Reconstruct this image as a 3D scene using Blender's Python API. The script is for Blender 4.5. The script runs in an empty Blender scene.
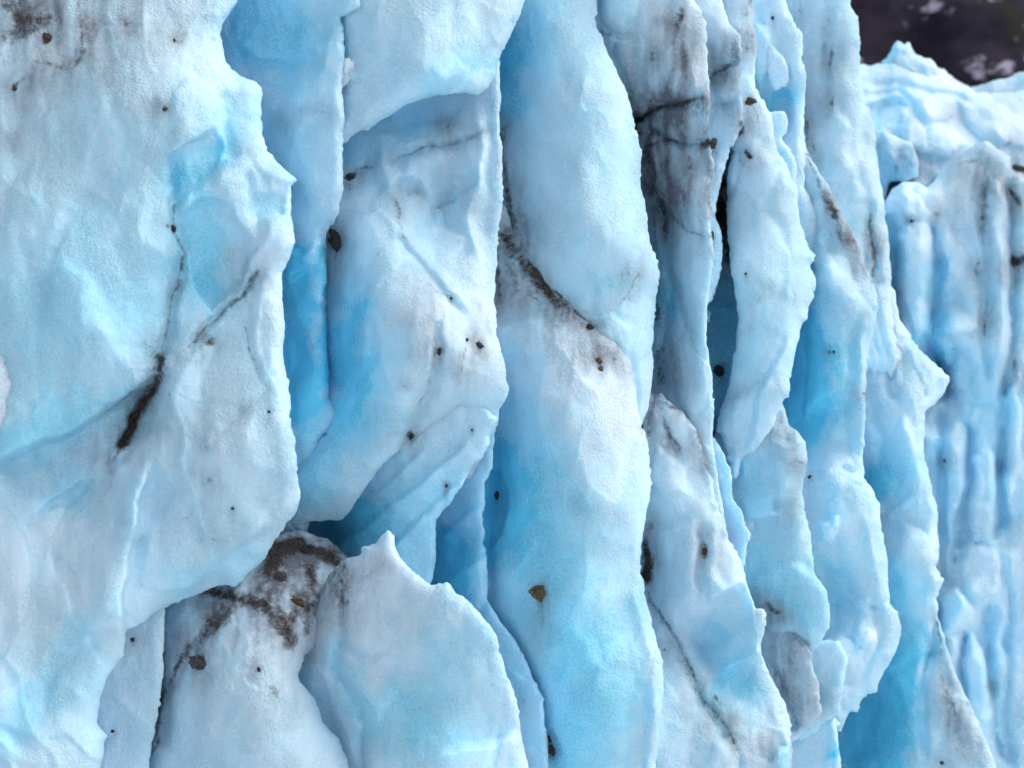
import bpy, math, random
import numpy as np

# ------------------------------------------------------------------ camera, sky, sun
S = bpy.context.scene
C = S.collection
FX = 1422.0                                   # focal length in pixels of a 1024 px wide frame
cam_d = bpy.data.cameras.new('camera')
cam_d.sensor_width = 36.0
cam_d.lens = 36.0 * FX / 1024.0
cam_d.clip_start = 0.05
cam_d.clip_end = 8000
cam_d.dof.use_dof = True
cam_d.dof.focus_distance = 5.3
cam_d.dof.aperture_fstop = 2.3
cam = bpy.data.objects.new('camera', cam_d)
cam.rotation_euler = (math.radians(90), 0, 0)
C.objects.link(cam)
S.camera = cam

SUN_EL, SUN_AZ = 50.0, 100.0                  # azimuth measured from +Y (view direction) towards +X
w = bpy.data.worlds.new('World'); S.world = w; w.use_nodes = True
nt = w.node_tree; nt.nodes.clear()
sky = nt.nodes.new('ShaderNodeTexSky'); sky.sky_type = 'NISHITA'; sky.sun_disc = False
sky.sun_elevation = math.radians(SUN_EL); sky.sun_rotation = math.radians(SUN_AZ)
sky.air_density = 1.0; sky.dust_density = 4.0; sky.ozone_density = 1.0
hs = nt.nodes.new('ShaderNodeHueSaturation'); hs.inputs['Saturation'].default_value = 0.45
bg = nt.nodes.new('ShaderNodeBackground'); bg.inputs['Strength'].default_value = 0.15
wo = nt.nodes.new('ShaderNodeOutputWorld')
nt.links.new(sky.outputs[0], hs.inputs['Color']); nt.links.new(hs.outputs[0], bg.inputs[0]); nt.links.new(bg.outputs[0], wo.inputs[0])
sun_d = bpy.data.lights.new('sun', 'SUN'); sun_d.energy = 0.9; sun_d.angle = math.radians(35); sun_d.color = (1.0, 0.99, 0.975)
sun = bpy.data.objects.new('sun', sun_d); C.objects.link(sun)
sun.rotation_euler = (math.radians(90 - SUN_EL), 0, math.radians(180 - SUN_AZ))
S.view_settings.view_transform = 'Standard'; S.view_settings.look = 'None'
S.view_settings.gamma = 1.0; S.view_settings.exposure = 0.13; S.view_settings.use_curve_mapping = False
S.cycles.max_bounces = 9; S.cycles.diffuse_bounces = 8; S.cycles.use_adaptive_sampling = True; S.cycles.adaptive_threshold = 0.02

# ------------------------------------------------------------------ numpy noise
rng = np.random.default_rng(7)
PERM = rng.permutation(256); PERM = np.concatenate([PERM, PERM, PERM])
G3 = rng.normal(size=(256, 3)); G3 /= np.linalg.norm(G3, axis=1)[:, None]
RND = rng.random((256, 3))

def perlin(p):
    i = np.floor(p).astype(np.int64); f = p - i; i &= 255
    u = f * f * f * (f * (f * 6 - 15) + 10)
    out = 0
    for dx in (0, 1):
        wx = u[:, 0] if dx else 1 - u[:, 0]
        for dy in (0, 1):
            wy = u[:, 1] if dy else 1 - u[:, 1]
            for dz in (0, 1):
                wz = u[:, 2] if dz else 1 - u[:, 2]
                h = PERM[PERM[PERM[i[:, 0] + dx] + i[:, 1] + dy] + i[:, 2] + dz]
                g = G3[h]
                out = out + wx * wy * wz * (g[:, 0] * (f[:, 0] - dx) + g[:, 1] * (f[:, 1] - dy) + g[:, 2] * (f[:, 2] - dz))
    return out * 1.6

def fbm(p, n=3, gain=0.5):
    a, s, t = 1.0, 1.0, 0
    for k in range(n):
        t = t + a * perlin(p * s + 17.3 * k); a *= gain; s *= 2.03
    return t

def worley(x, y, seed=0):                      # distance to nearest and second nearest feature, cell value
    ix = np.floor(x).astype(np.int64); iy = np.floor(y).astype(np.int64)
    f1 = np.full(x.shape, 9.0); f2 = np.full(x.shape, 9.0); val = np.zeros(x.shape)
    for dx in (-1, 0, 1):
        for dy in (-1, 0, 1):
            cx, cy = ix + dx, iy + dy
            h = PERM[PERM[(cx & 255)] + ((cy + seed) & 255)]
            r = RND[h]
            d = np.hypot(cx + r[:, 0] - x, cy + r[:, 1] - y)
            nearer = d < f1
            f2 = np.where(nearer, f1, np.minimum(f2, d)); val = np.where(nearer, r[:, 2], val); f1 = np.where(nearer, d, f1)
    return f1, f2, val

# ------------------------------------------------------------------ plane geometry helpers (u right, v down)
def seg_d(u, v, pts):
    """distance, right-hand side, fraction along, to a polyline"""
    best = np.full(u.shape, 1e9); side = np.zeros(u.shape); tt = np.zeros(u.shape)
    if len(pts) == 1:
        return np.hypot(u - pts[0][0], v - pts[0][1]), side, tt + 0.5
    L = [math.hypot(b[0] - a[0], b[1] - a[1]) for a, b in zip(pts, pts[1:])]; tot = sum(L); acc = 0
    for (a, b), l in zip(zip(pts, pts[1:]), L):
        tx, ty = (b[0] - a[0]) / l, (b[1] - a[1]) / l
        k = np.clip((u - a[0]) * tx + (v - a[1]) * ty, 0, l)
        dx, dy = u - a[0] - k * tx, v - a[1] - k * ty
        d = np.hypot(dx, dy); m = d < best
        best = np.where(m, d, best); side = np.where(m, tx * (v - a[1]) - ty * (u - a[0]), side)
        tt = np.where(m, (acc + k) / tot, tt); acc += l
    return best, side, tt

def poly_sd(u, v, poly):
    """signed distance to a polygon, positive inside"""
    d2 = np.full(u.shape, 1e18); inside = np.zeros(u.shape, bool)
    n = len(poly)
    for i in range(n):
        ax, ay = poly[i]; bx, by = poly[(i + 1) % n]
        ex, ey = bx - ax, by - ay; l2 = ex * ex + ey * ey
        if l2 == 0: continue
        k = np.clip(((u - ax) * ex + (v - ay) * ey) / l2, 0, 1)
        d2 = np.minimum(d2, (u - ax - k * ex) ** 2 + (v - ay - k * ey) ** 2)
        if ay != by:
            c = ((ay > v) != (by > v)) & (u < (bx - ax) * (v - ay) / (by - ay) + ax)
            inside ^= c
    d = np.sqrt(d2)
    return np.where(inside, d, -d)

def tps(pts):
    P = np.array([(p[0], p[1]) for p in pts], float) / 100.0; h = np.array([p[2] for p in pts], float)
    n = len(P)
    if n < 4:
        return lambda u, v: np.full(u.shape, h.mean())
    r = np.hypot(P[:, None, 0] - P[None, :, 0], P[:, None, 1] - P[None, :, 1])
    K = np.where(r > 0, r * r * np.log(r + 1e-12), 0) + np.eye(n) * 0.02
    Q = np.hstack([np.ones((n, 1)), P]); A = np.zeros((n + 3, n + 3)); A[:n, :n] = K; A[:n, n:] = Q; A[n:, :n] = Q.T
    sol = np.linalg.solve(A, np.concatenate([h, np.zeros(3)]))
    lo, hi = h.min(), h.max(); mg = 0.4 * (hi - lo) + 3
    def f(u, v):
        x, y = u / 100.0, v / 100.0
        out = sol[n] + sol[n + 1] * x + sol[n + 2] * y
        for i in range(n):
            q = (x - P[i, 0]) ** 2 + (y - P[i, 1]) ** 2
            out = out + sol[i] * 0.5 * q * np.log(q + 1e-12)
        return np.clip(out, lo - mg, hi + mg)
    return f

def smooth(x):
    x = np.clip(x, 0, 1); return x * x * (3 - 2 * x)

# ------------------------------------------------------------------ materials
def nd(t, kind, **kw):
    n = t.nodes.new(kind)
    for k, v in kw.items():
        if k in n.inputs: n.inputs[k].default_value = v
        else: setattr(n, k, v)
    return n

def mixc(t, fac, a, b, mode='MIX'):
    m = t.nodes.new('ShaderNodeMix'); m.data_type = 'RGBA'; m.blend_type = mode
    for i, s in ((0, fac), (6, a), (7, b)):
        if hasattr(s, 'links') or hasattr(s, 'is_linked'): t.links.new(s, m.inputs[i])
        elif i == 0: m.inputs[0].default_value = s
        else: m.inputs[i].default_value = (*s, 1)
    return m.outputs[2]

def math_n(t, op, a, b=None, clamp=False):
    m = t.nodes.new('ShaderNodeMath'); m.operation = op; m.use_clamp = clamp
    for i, s in enumerate((a, b)):
        if s is None: continue
        if isinstance(s, (int, float)): m.inputs[i].default_value = s
        else: t.links.new(s, m.inputs[i])
    return m.outputs[0]

def ramp(t, fac, lo, hi):
    m = t.nodes.new('ShaderNodeMapRange'); m.interpolation_type = 'SMOOTHSTEP'
    m.inputs[1].default_value = lo; m.inputs[2].default_value = hi
    t.links.new(fac, m.inputs[0]); return m.outputs[0]

WHITE = (0.72, 0.845, 0.942)
BLUE = (0.17, 0.71, 0.945)
def ice_material(name, k=1.0):
    """k scales the grain: metres per pixel grow with distance"""
    m = bpy.data.materials.new(name); m.use_nodes = True; t = m.node_tree; t.nodes.clear()
    out = t.nodes.new('ShaderNodeOutputMaterial'); b = t.nodes.new('ShaderNodeBsdfPrincipled')
    t.links.new(b.outputs[0], out.inputs[0])
    co = t.nodes.new('ShaderNodeTexCoord').outputs['Object']
    def noise(scale, det=3, rough=0.55, dist=0.0):
        n = nd(t, 'ShaderNodeTexNoise', Scale=scale / k, Detail=det, Roughness=rough, Distortion=dist)
        t.links.new(co, n.inputs['Vector']); return n.outputs['Fac']
    def attr(a):
        n = t.nodes.new('ShaderNodeAttribute'); n.attribute_name = a; return n.outputs['Fac']
    blue, dirt, silt = attr('blue'), attr('dirt'), attr('silt')
    n_fine, n_grit = noise(105, 2, 0.6), noise(44, 4, 0.7)
    # bubbly white crust over dense blue ice, mottled and granular
    f = math_n(t, 'ADD', blue, math_n(t, 'MULTIPLY', math_n(t, 'SUBTRACT', n_fine, 0.5), 0.95))
    f = math_n(t, 'ADD', f, math_n(t, 'MULTIPLY', math_n(t, 'SUBTRACT', n_grit, 0.5), 0.16), True)
    col = mixc(t, f, WHITE, BLUE)
    # fine grey silt film; on the boulder top it also carries painted cavity shade
    sf = math_n(t, 'MULTIPLY', silt, math_n(t, 'ADD', 0.25, n_grit), True)
    col = mixc(t, sf, col, (0.17, 0.168, 0.205))
    # dirt caught in cracks
    g = math_n(t, 'ADD', math_n(t, 'MULTIPLY', dirt, 1.2), math_n(t, 'MULTIPLY', math_n(t, 'SUBTRACT', n_grit, 0.5), 1.3))
    df = math_n(t, 'MULTIPLY', ramp(t, g, 0.28, 1.12), ramp(t, dirt, 0.02, 0.3))
    dcol = mixc(t, ramp(t, n_fine, 0.35, 0.7), (0.022, 0.017, 0.018), (0.085, 0.062, 0.052))
    col = mixc(t, df, col, dcol)
    t.links.new(col, b.inputs['Base Color'])
    t.links.new(math_n(t, 'SUBTRACT', 0.60, math_n(t, 'MULTIPLY', f, 0.42)), b.inputs['Roughness'])
    b.inputs['IOR'].default_value = 1.31
    b.inputs['Specular IOR Level'].default_value = 0.5
    t.links.new(math_n(t, 'MULTIPLY', math_n(t, 'SUBTRACT', 1.0, df), 0.5), b.inputs['Subsurface Weight'])
    b.inputs['Subsurface Radius'].default_value = (0.30, 0.8, 1.0)
    b.inputs['Subsurface Scale'].default_value = 0.065 * k
    b.subsurface_method = 'BURLEY'
    patch = ramp(t, noise(5.0, 2), 0.36, 0.62)
    hgt = math_n(t, 'MULTIPLY', math_n(t, 'ADD', n_fine, math_n(t, 'MULTIPLY', n_grit, 0.7)), math_n(t, 'ADD', 0.35, patch))
    bp = nd(t, 'ShaderNodeBump', Strength=0.85, Distance=0.010 * k)
    t.links.new(hgt, bp.inputs['Height']); t.links.new(bp.outputs[0], b.inputs['Normal'])
    return m

ICE_NEAR, ICE_MID, ICE_FAR = ice_material('ice_near', 1.0), ice_material('ice_mid', 1.25), ice_material('ice_far', 1.8)

def plain(name, c1, c2, scale, rough=0.9, bump=0.4, bd=0.01):
    m = bpy.data.materials.new(name); m.use_nodes = True; t = m.node_tree; b = t.nodes['Principled BSDF']
    co = t.nodes.new('ShaderNodeTexCoord').outputs['Object']
    n = nd(t, 'ShaderNodeTexNoise', Scale=scale, Detail=6, Roughness=0.65); t.links.new(co, n.inputs['Vector'])
    t.links.new(mixc(t, ramp(t, n.outputs['Fac'], 0.38, 0.62), c1, c2), b.inputs['Base Color'])
    b.inputs['Roughness'].default_value = rough
    bp = nd(t, 'ShaderNodeBump', Strength=bump, Distance=bd); t.links.new(n.outputs['Fac'], bp.inputs['Height']); t.links.new(bp.outputs[0], b.inputs['Normal'])
    return m

# ------------------------------------------------------------------ mesh output
def mesh_from(name, verts, quads, mat, attrs=None, parent=None, tris=None):
    me = bpy.data.meshes.new(name)
    nq = len(quads); nt_ = 0 if tris is None else len(tris)
    me.vertices.add(len(verts)); me.vertices.foreach_set('co', np.asarray(verts, np.float32).ravel())
    idx = quads.ravel() if nt_ == 0 else np.concatenate([quads.ravel(), tris.ravel()])
    me.loops.add(len(idx)); me.loops.foreach_set('vertex_index', idx.astype(np.int32))
    st = np.concatenate([np.arange(nq) * 4, nq * 4 + np.arange(nt_) * 3]).astype(np.int32)
    me.polygons.add(nq + nt_); me.polygons.foreach_set('loop_start', st)
    me.polygons.foreach_set('use_smooth', np.ones(nq + nt_, bool))
    me.update(calc_edges=True)
    for k, a in (attrs or {}).items():
        at = me.attributes.new(k, 'FLOAT', 'POINT'); at.data.foreach_set('value', a.astype(np.float32))
    me.materials.append(mat)
    o = bpy.data.objects.new(name, me); C.objects.link(o)
    if parent: o.parent = parent
    return o

def squeeze(z):
    return z if z < 5 else (5 + (z - 5) * 0.68 if z < 6 else 5.68 + (z - 6) * 0.38)

REG = []                                       # front surfaces, so that stones can be set on them
def make_ice(name, poly, Z0, ops, label=None, cat='ice', R=26, T=34, back=1.0, step=2.0, mat=None, group=None, blue=0.12,
             silt=0.03, rough=1.0, crumb=1.0, parent=None, ybase=None, cups=(85, 8), seed=0, lobes=(0, 0), stretch=1.6, kind=None, ex=0, amp=1.6, warp=1.0):
    Z0 = squeeze(Z0)
    if ybase: ybase = [(a_, b_, squeeze(y_)) for a_, b_, y_ in ybase]
    R, T = (R * 1.4, T * 0.7) if seed in (8, 11) or seed > 12 else (R * 0.9, T * 0.7)
    c2k = 0.42 if seed < 13 else 0.5; c2a = 0.7 if seed < 13 else 1.1
    mat = mat or ICE_NEAR
    P = np.array(poly, float)
    if ex: P = np.concatenate([P, P - [ex, 0]])
    u0, v0 = P.min(0) - 3 * step; u1, v1 = P.max(0) + 3 * step
    gu = np.arange(u0, u1 + step, step); gv = np.arange(v0, v1 + step, step)
    U, V = np.meshgrid(gu, gv); sh = U.shape
    u, v = U.ravel(), V.ravel()
    q2 = np.stack([u / 22, v / 22, np.full(u.shape, seed * 3.7)], 1)
    sd = poly_sd(u, v, poly)
    for k_ in range(1, int(ex // 9) + 1): sd = np.maximum(sd, poly_sd(u + 9.0 * k_, v, poly))
    sd = sd + crumb * (0.45 + 1.5 * np.abs(perlin(q2 * 0.55 + 70))) * (1.5 * perlin(q2 * 0.9) + 1.3 * perlin(q2 * 2.3) + 1.2 * perlin(q2 * 5.3) - 1.2 * np.abs(perlin(q2 * 3.1 + 40)))
    SD = sd.reshape(sh)
    gy, gx = np.gradient(SD, step); gl = np.hypot(gx, gy) + 1e-6
    ins = SD > 0
    cell = ins[:-1, :-1] | ins[1:, :-1] | ins[:-1, 1:] | ins[1:, 1:]
    keep = np.zeros(sh, bool)
    for a, b in ((0, 0), (1, 0), (0, 1), (1, 1)):
        keep[a:sh[0] - 1 + a, b:sh[1] - 1 + b] |= cell
    mv = keep & ~ins
    U = np.where(mv, U + gx / gl * (-SD), U); V = np.where(mv, V + gy / gl * (-SD), V); SDc = np.where(mv, 0.0, SD)
    ids = -np.ones(sh, np.int64); ids[keep] = np.arange(keep.sum())
    u, v, d = U[keep], V[keep], np.maximum(SDc[keep], 0)
    r, c = np.nonzero(cell)
    quads = np.stack([ids[r, c], ids[r + 1, c], ids[r + 1, c + 1], ids[r, c + 1]], 1)

    # warped coordinates so that drawn creases wander like real ones
    wq = np.stack([u / 34, v / 34, np.full(u.shape, 5.1 + seed)], 1)
    wu = u + warp * (4.5 * perlin(wq) + 1.6 * perlin(wq * 3.3 + 9)); wv = v + warp * (4.5 * perlin(wq + 31) + 1.6 * perlin(wq * 3.3 + 77))
    bu = wu + 14 * perlin(wq * 0.9 + 51) + 9 * perlin(wq * 2.1 + 61) + 4 * perlin(wq * 5 + 63); bv = wv + 14 * perlin(wq * 0.9 + 71) + 9 * perlin(wq * 2.1 + 81) + 4 * perlin(wq * 5 + 83)
    h = np.zeros(u.shape); B = np.full(u.shape, float(blue)); D = np.zeros(u.shape); SI = np.full(u.shape, float(silt))
    for op in ops:
        k = op[0]
        if k == 'pts':
            md = float(np.median([p_[2] for p_ in op[1]]))
            h = h + tps([(p_[0], p_[1], md + (amp if p_[2] > md else 1 + (amp - 1) * 0.3) * (p_[2] - md)) for p_ in op[1]])(u, v)
        elif k in 'rs':
            dd, _, t = seg_d(wu, wv, op[1]); end = 1.0 if len(op[1]) == 1 else smooth(np.minimum(t, 1 - t) / 0.12 + 0.25)
            h = h + op[3] * end * (np.exp(-(dd / op[2]) ** 2) if k == 'r' else np.maximum(0, 1 - dd / op[2]) ** 1.6)
        elif k == 'st':
            dd, sdd, t = seg_d(wu, wv, op[1]); end = smooth(np.minimum(t, 1 - t) / 0.15 + 0.1)
            sg = np.where(sdd > 0, 1, -1) * dd
            h = h + op[3] * end * (smooth(sg / op[2] * 0.5 + 0.5) - 0.5) * np.exp(-(dd / op[4]) ** 1.5)
        elif k == 'l':
            s = poly_sd(wu, wv, op[1]); x = np.clip(s / op[3], 0, 1)
            h = h + op[2] * np.sqrt(1 - (1 - x) ** 2)
        elif k == 'b':
            dd, _, _ = seg_d(bu, bv, op[1]); B = B + op[3] * (0.55 * np.exp(-(dd / (op[2] * 1.1)) ** 4) + 0.45 * np.exp(-(dd / (op[2] * 1.3)) ** 2))
        elif k == 'd':
            dd, _, t = seg_d(wu, wv, op[1]); D = np.maximum(D, op[3] * np.exp(-(dd / op[2]) ** 2))
            SI = np.maximum(SI, 0.6 * op[3] * np.exp(-(dd / (op[2] * 3.2 + 4)) ** 2))
        elif k == 'si':
            dd, _, _ = seg_d(wu, wv, op[1]); SI = SI + op[3] * np.exp(-(dd / op[2]) ** 2)
    for st_ in STONES:
        if u0 < st_[0] < u1 and v0 < st_[1] < v1:
            w2 = max(3.0, 0.5 * (st_[2] + st_[3])); dd = np.hypot(u - st_[0], v - st_[1])
            h = h - 0.35 * w2 * np.exp(-(dd / (0.75 * w2)) ** 2)
            dn = np.hypot((u - st_[0]) / (0.55 * w2), np.where(v > st_[1], (v - st_[1]) / (2.2 * w2), (v - st_[1]) / (0.8 * w2)))
            D = np.maximum(D, 0.42 * np.exp(-dn ** 2)); SI = np.maximum(SI, 0.5 * np.exp(-(dn * 0.7) ** 2))
    x = np.clip(d / R, 0, 1)
    h = h - T * (1 - np.sqrt(1 - (1 - x) ** 2))
    if ybase is not None:
        Y = np.exp(tps([(a, b, math.log(y)) for a, b, y in ybase])(u, v))
    else:
        Y = np.full(u.shape, float(Z0))
    Y1 = Y * (1 - h / FX)
    # relief noise lives in space, in units of the mass's own pixel size
    q = np.stack([(u - 512) * Y1 / Y, (v - 384) * Y1 / Y / stretch, (Y1 / Z0) * FX], 1) + 57.0 * seed
    n = 0; cell_v = 0; crack = 0
    if rough:
        n = rough * ((8.0 if seed < 13 else 4.0) * perlin(q / 135 + 500) + 4.4 * perlin(q / 62) + 2.0 * perlin(q / 27) + 1.0 * perlin(q / 12) + 0.55 * perlin(q / 5.6))
        rg = 1 - np.abs(perlin(q / 48 + 200)) * 2.2
        n = n + rough * 3.0 * np.clip(rg, 0, 1) ** 3 * smooth(0.5 + 1.5 * perlin(q / 90 + 11))
    if cups[1]:
        sg = np.clip(2.2 * perlin(q / 150 + 91) + 0.25, -1, 1)
        wx = q[:, 0] / cups[0] + 0.35 * perlin(q / 70 + 3); wy = q[:, 1] / cups[0] + 0.35 * perlin(q / 70 + 8)
        f1, f2, cv = worley(wx, wy, seed)
        n = n + 1.5 * cups[1] * (sg * (np.minimum(f1, 0.95) ** 2 * 2.0 - 0.6) + 0.4 * (cv - 0.5))
        cell_v = 0.08 * (cv - 0.5)
        c2 = cups[0] * c2k
        wx = q[:, 0] / c2 + 0.4 * perlin(q / 30 + 3); wy = q[:, 1] / c2 + 0.4 * perlin(q / 30 + 8)
        f1, f2, cv = worley(wx, wy, seed + 9)
        cell_v = cell_v + 0.07 * (cv - 0.5)
        sg2 = np.clip(3.0 * perlin(q / 75 + 191), -1, 1)
        n = n + c2a * cups[1] * sg2 * (np.minimum(f1, 0.95) ** 2 * 2.0 - 0.6)
    if rough:
        pc = perlin(q * [1, .6, 1] / 95 + 410) + 0.35 * perlin(q / 30 + 420)
        crack = np.exp(-(pc / 0.020) ** 2) * smooth(1.2 * perlin(q / 60 + 430) + 0.35)
        pc = perlin(q / 60 + 440) + 0.3 * perlin(q / 22 + 450)
        crack = crack + 0.7 * np.exp(-(pc / 0.022) ** 2) * smooth(1.6 * perlin(q / 70 + 460))
        n = n + 1.6 * crack
    if lobes[1]:
        wx = q[:, 0] / lobes[0] + 0.3 * perlin(q / 60 + 23); wy = q[:, 1] / lobes[0] / 1.5 + 0.3 * perlin(q / 60 + 48)
        f1, f2, cv = worley(wx, wy, seed + 5)
        n = n + lobes[1] * (np.clip((f2 - f1) * 1.6, 0, 1) ** 0.6 - 0.5 + 0.9 * (cv - 0.5))
        B = B + 0.0
    Y1 = Y1 - n * Y / FX
    B = B + cell_v + 0.16 * crack
    B = B + 0.07 * perlin(q / 40 + 300) + 0.08 * perlin(q / 110 + 310) + 0.05 * perlin(q / 14 + 330) + 0.04
    run = perlin(np.stack([wu / 5.5, v / 55, wu * 0 + seed], 1)); run2 = perlin(np.stack([wu / 13 + 9, v / 90, wu * 0 + seed], 1))
    SI = np.maximum(SI * (1 + 0.8 * perlin(q / 45 + 340) + 0.5 * perlin(q / 17 + 350) + 0.45 * run + 0.45 * run2), 0)
    D = D * np.clip(0.95 + 0.35 * perlin(q / 26 + 360) + 0.15 * perlin(q / 7 + 370), 0.6, 1.2)
    X = (u - 512) / FX * Y1; Zz = (384 - v) / FX * Y1
    front = np.stack([X, Y1, Zz], 1)
    # sides and back: a closed body with real thickness
    e = np.concatenate([quads[:, [0, 1]], quads[:, [1, 2]], quads[:, [2, 3]], quads[:, [3, 0]]])
    N = len(front); code = e[:, 0] * N + e[:, 1]; rev = e[:, 1] * N + e[:, 0]
    be = e[~np.isin(code, rev)]
    Yb = Y1.max() + back
    backv = front * ((np.maximum(Y1, Yb - 0.0)) / Y1)[:, None]
    bi = np.unique(be); slot_ = np.zeros(N, np.int64); slot_[bi] = np.arange(len(bi))
    ggx, ggy = (gx / gl)[keep][bi], (gy / gl)[keep][bi]
    rings = []; K = 5
    for k_ in range(1, K + 1):                 # the sides weather inwards unevenly
        t_ = k_ / (K + 1.0); Yk = Y1[bi] * (1 - t_) + Yb * t_
        qn = np.stack([u[bi] / 20, v[bi] / 20, Yk * 6 + seed], 1)
        inw = math.sin(math.pi * min(1, t_ * 1.3)) * 6 + 7 * np.abs(perlin(qn)) + 3 * np.abs(perlin(qn * 2.7))
        uu_, vv_ = u[bi] + ggx * inw, v[bi] + ggy * inw
        rings.append(np.stack([(uu_ - 512) / FX * Yk, Yk, (384 - vv_) / FX * Yk], 1))
    verts = np.concatenate([front, backv] + rings); bq = quads[:, ::-1] + N
    def ring_ix(a_, k_):
        return a_ if k_ == 0 else (a_ + N if k_ == K + 1 else 2 * N + (k_ - 1) * len(bi) + slot_[a_])
    sides = [np.stack([ring_ix(be[:, 1], k_), ring_ix(be[:, 0], k_), ring_ix(be[:, 0], k_ + 1), ring_ix(be[:, 1], k_ + 1)], 1) for k_ in range(K + 1)]
    allq = np.concatenate([quads, bq] + sides)
    rb = np.tile(B[bi], K)
    at = {'blue': np.concatenate([B, B, rb]), 'dirt': np.concatenate([D, D * 0, rb * 0]), 'silt': np.concatenate([SI, SI * 0, rb * 0])}
    o = mesh_from(name, verts, allq, mat, at, parent)
    if parent is None:
        if kind: o['kind'] = kind
        else: o['label'] = label; o['category'] = cat
        if group: o['group'] = group
    REG.append((u0, v0, step, ids, Y1, sh))
    return o

def surf(uu, vv):
    """nearest front depth at a picture point, and a rough surface normal"""
    def dep(a, b):
        best = 1e9
        for (u0, v0, step, ids, Y1, sh) in REG:
            c, r = int(round((a - u0) / step)), int(round((b - v0) / step))
            if 0 <= r < sh[0] and 0 <= c < sh[1] and ids[r, c] >= 0: best = min(best, Y1[ids[r, c]])
        return best
    y = dep(uu, vv)
    def P(a, b):
        yy = dep(a, b)
        if abs(yy - y) > 0.25: yy = y
        return np.array([(a - 512) / FX * yy, yy, (384 - b) / FX * yy])
    p = P(uu, vv); n = np.cross(P(uu + 4, vv) - P(uu - 4, vv), P(uu, vv - 4) - P(uu, vv + 4)); n /= np.linalg.norm(n) + 1e-9
    if n[1] > 0: n = -n
    return p, n

# ------------------------------------------------------------------ ground and mountain
def grid_sheet(name, xs, ys, zf, mat):
    X, Y = np.meshgrid(xs, ys); Z = zf(X, Y)
    ny, nx = X.shape; i = np.arange(ny * nx).reshape(ny, nx)
    q = np.stack([i[:-1, :-1], i[:-1, 1:], i[1:, 1:], i[1:, :-1]], -1).reshape(-1, 4)
    o = mesh_from(name, np.stack([X.ravel(), Y.ravel(), Z.ravel()], 1), q, mat); o['kind'] = 'structure'; return o

bounce_m = plain('bounce_ground', (0.66, 0.72, 0.77), (0.74, 0.79, 0.83), 0.6, 0.7, 0.3, 0.1)  # unseen ground, coloured pale like snow to bounce fill light up the wall
gx_ = np.concatenate([-np.geomspace(3000, 20, 20), np.linspace(-18, 60, 80), np.geomspace(62, 3000, 20)])
gy_ = np.concatenate([-np.geomspace(3000, 20, 20), np.linspace(-18, 80, 90), np.geomspace(82, 3000, 24)])
def gz(X, Y):
    p = np.stack([X.ravel() / 6, Y.ravel() / 6, X.ravel() * 0], 1)
    return -9.0 + 0.5 * fbm(p, 3).reshape(X.shape)
grid_sheet('ground', gx_, gy_, gz, bounce_m)

def mountain_mat():
    m = bpy.data.materials.new('mountain_rock'); m.use_nodes = True; t = m.node_tree; b = t.nodes['Principled BSDF']
    co = t.nodes.new('ShaderNodeTexCoord').outputs['Object']
    def noise(s, d=6, r=0.6):
        n = nd(t, 'ShaderNodeTexNoise', Scale=s, Detail=d, Roughness=r); t.links.new(co, n.inputs['Vector']); return n.outputs['Fac']
    col = mixc(t, ramp(t, noise(0.045), 0.35, 0.65), (0.012, 0.010, 0.020), (0.036, 0.030, 0.045))
    col = mixc(t, ramp(t, noise(0.021, 5), 0.50, 0.66), col, (0.020, 0.020, 0.017))
    n2 = math_n(t, 'ADD', noise(0.034, 7, 0.62), math_n(t, 'MULTIPLY', noise(0.12, 4), 0.22))
    col = mixc(t, ramp(t, n2, 0.685, 0.74), col, (0.36, 0.34, 0.45))
    t.links.new(col, b.inputs['Base Color']); b.inputs['Roughness'].default_value = 1.0
    b.inputs['Specular IOR Level'].default_value = 0.1
    return m
def mz(X, Y):
    p = np.stack([X.ravel() / 150, Y.ravel() / 150, X.ravel() * 0], 1)
    base = np.clip((Y - 420) / 400, 0, 1) ** 0.9 * 330
    return -10 + base + (34 * fbm(p, 5)).reshape(X.shape) * np.clip((Y - 420) / 120, 0, 1)
grid_sheet('mountain', np.linspace(-300, 900, 150), np.linspace(420, 900, 90), mz, mountain_mat())
def by_label_0(s_):
    return [o for o in S.objects if o.get('label', '').startswith(s_)][0]
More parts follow.
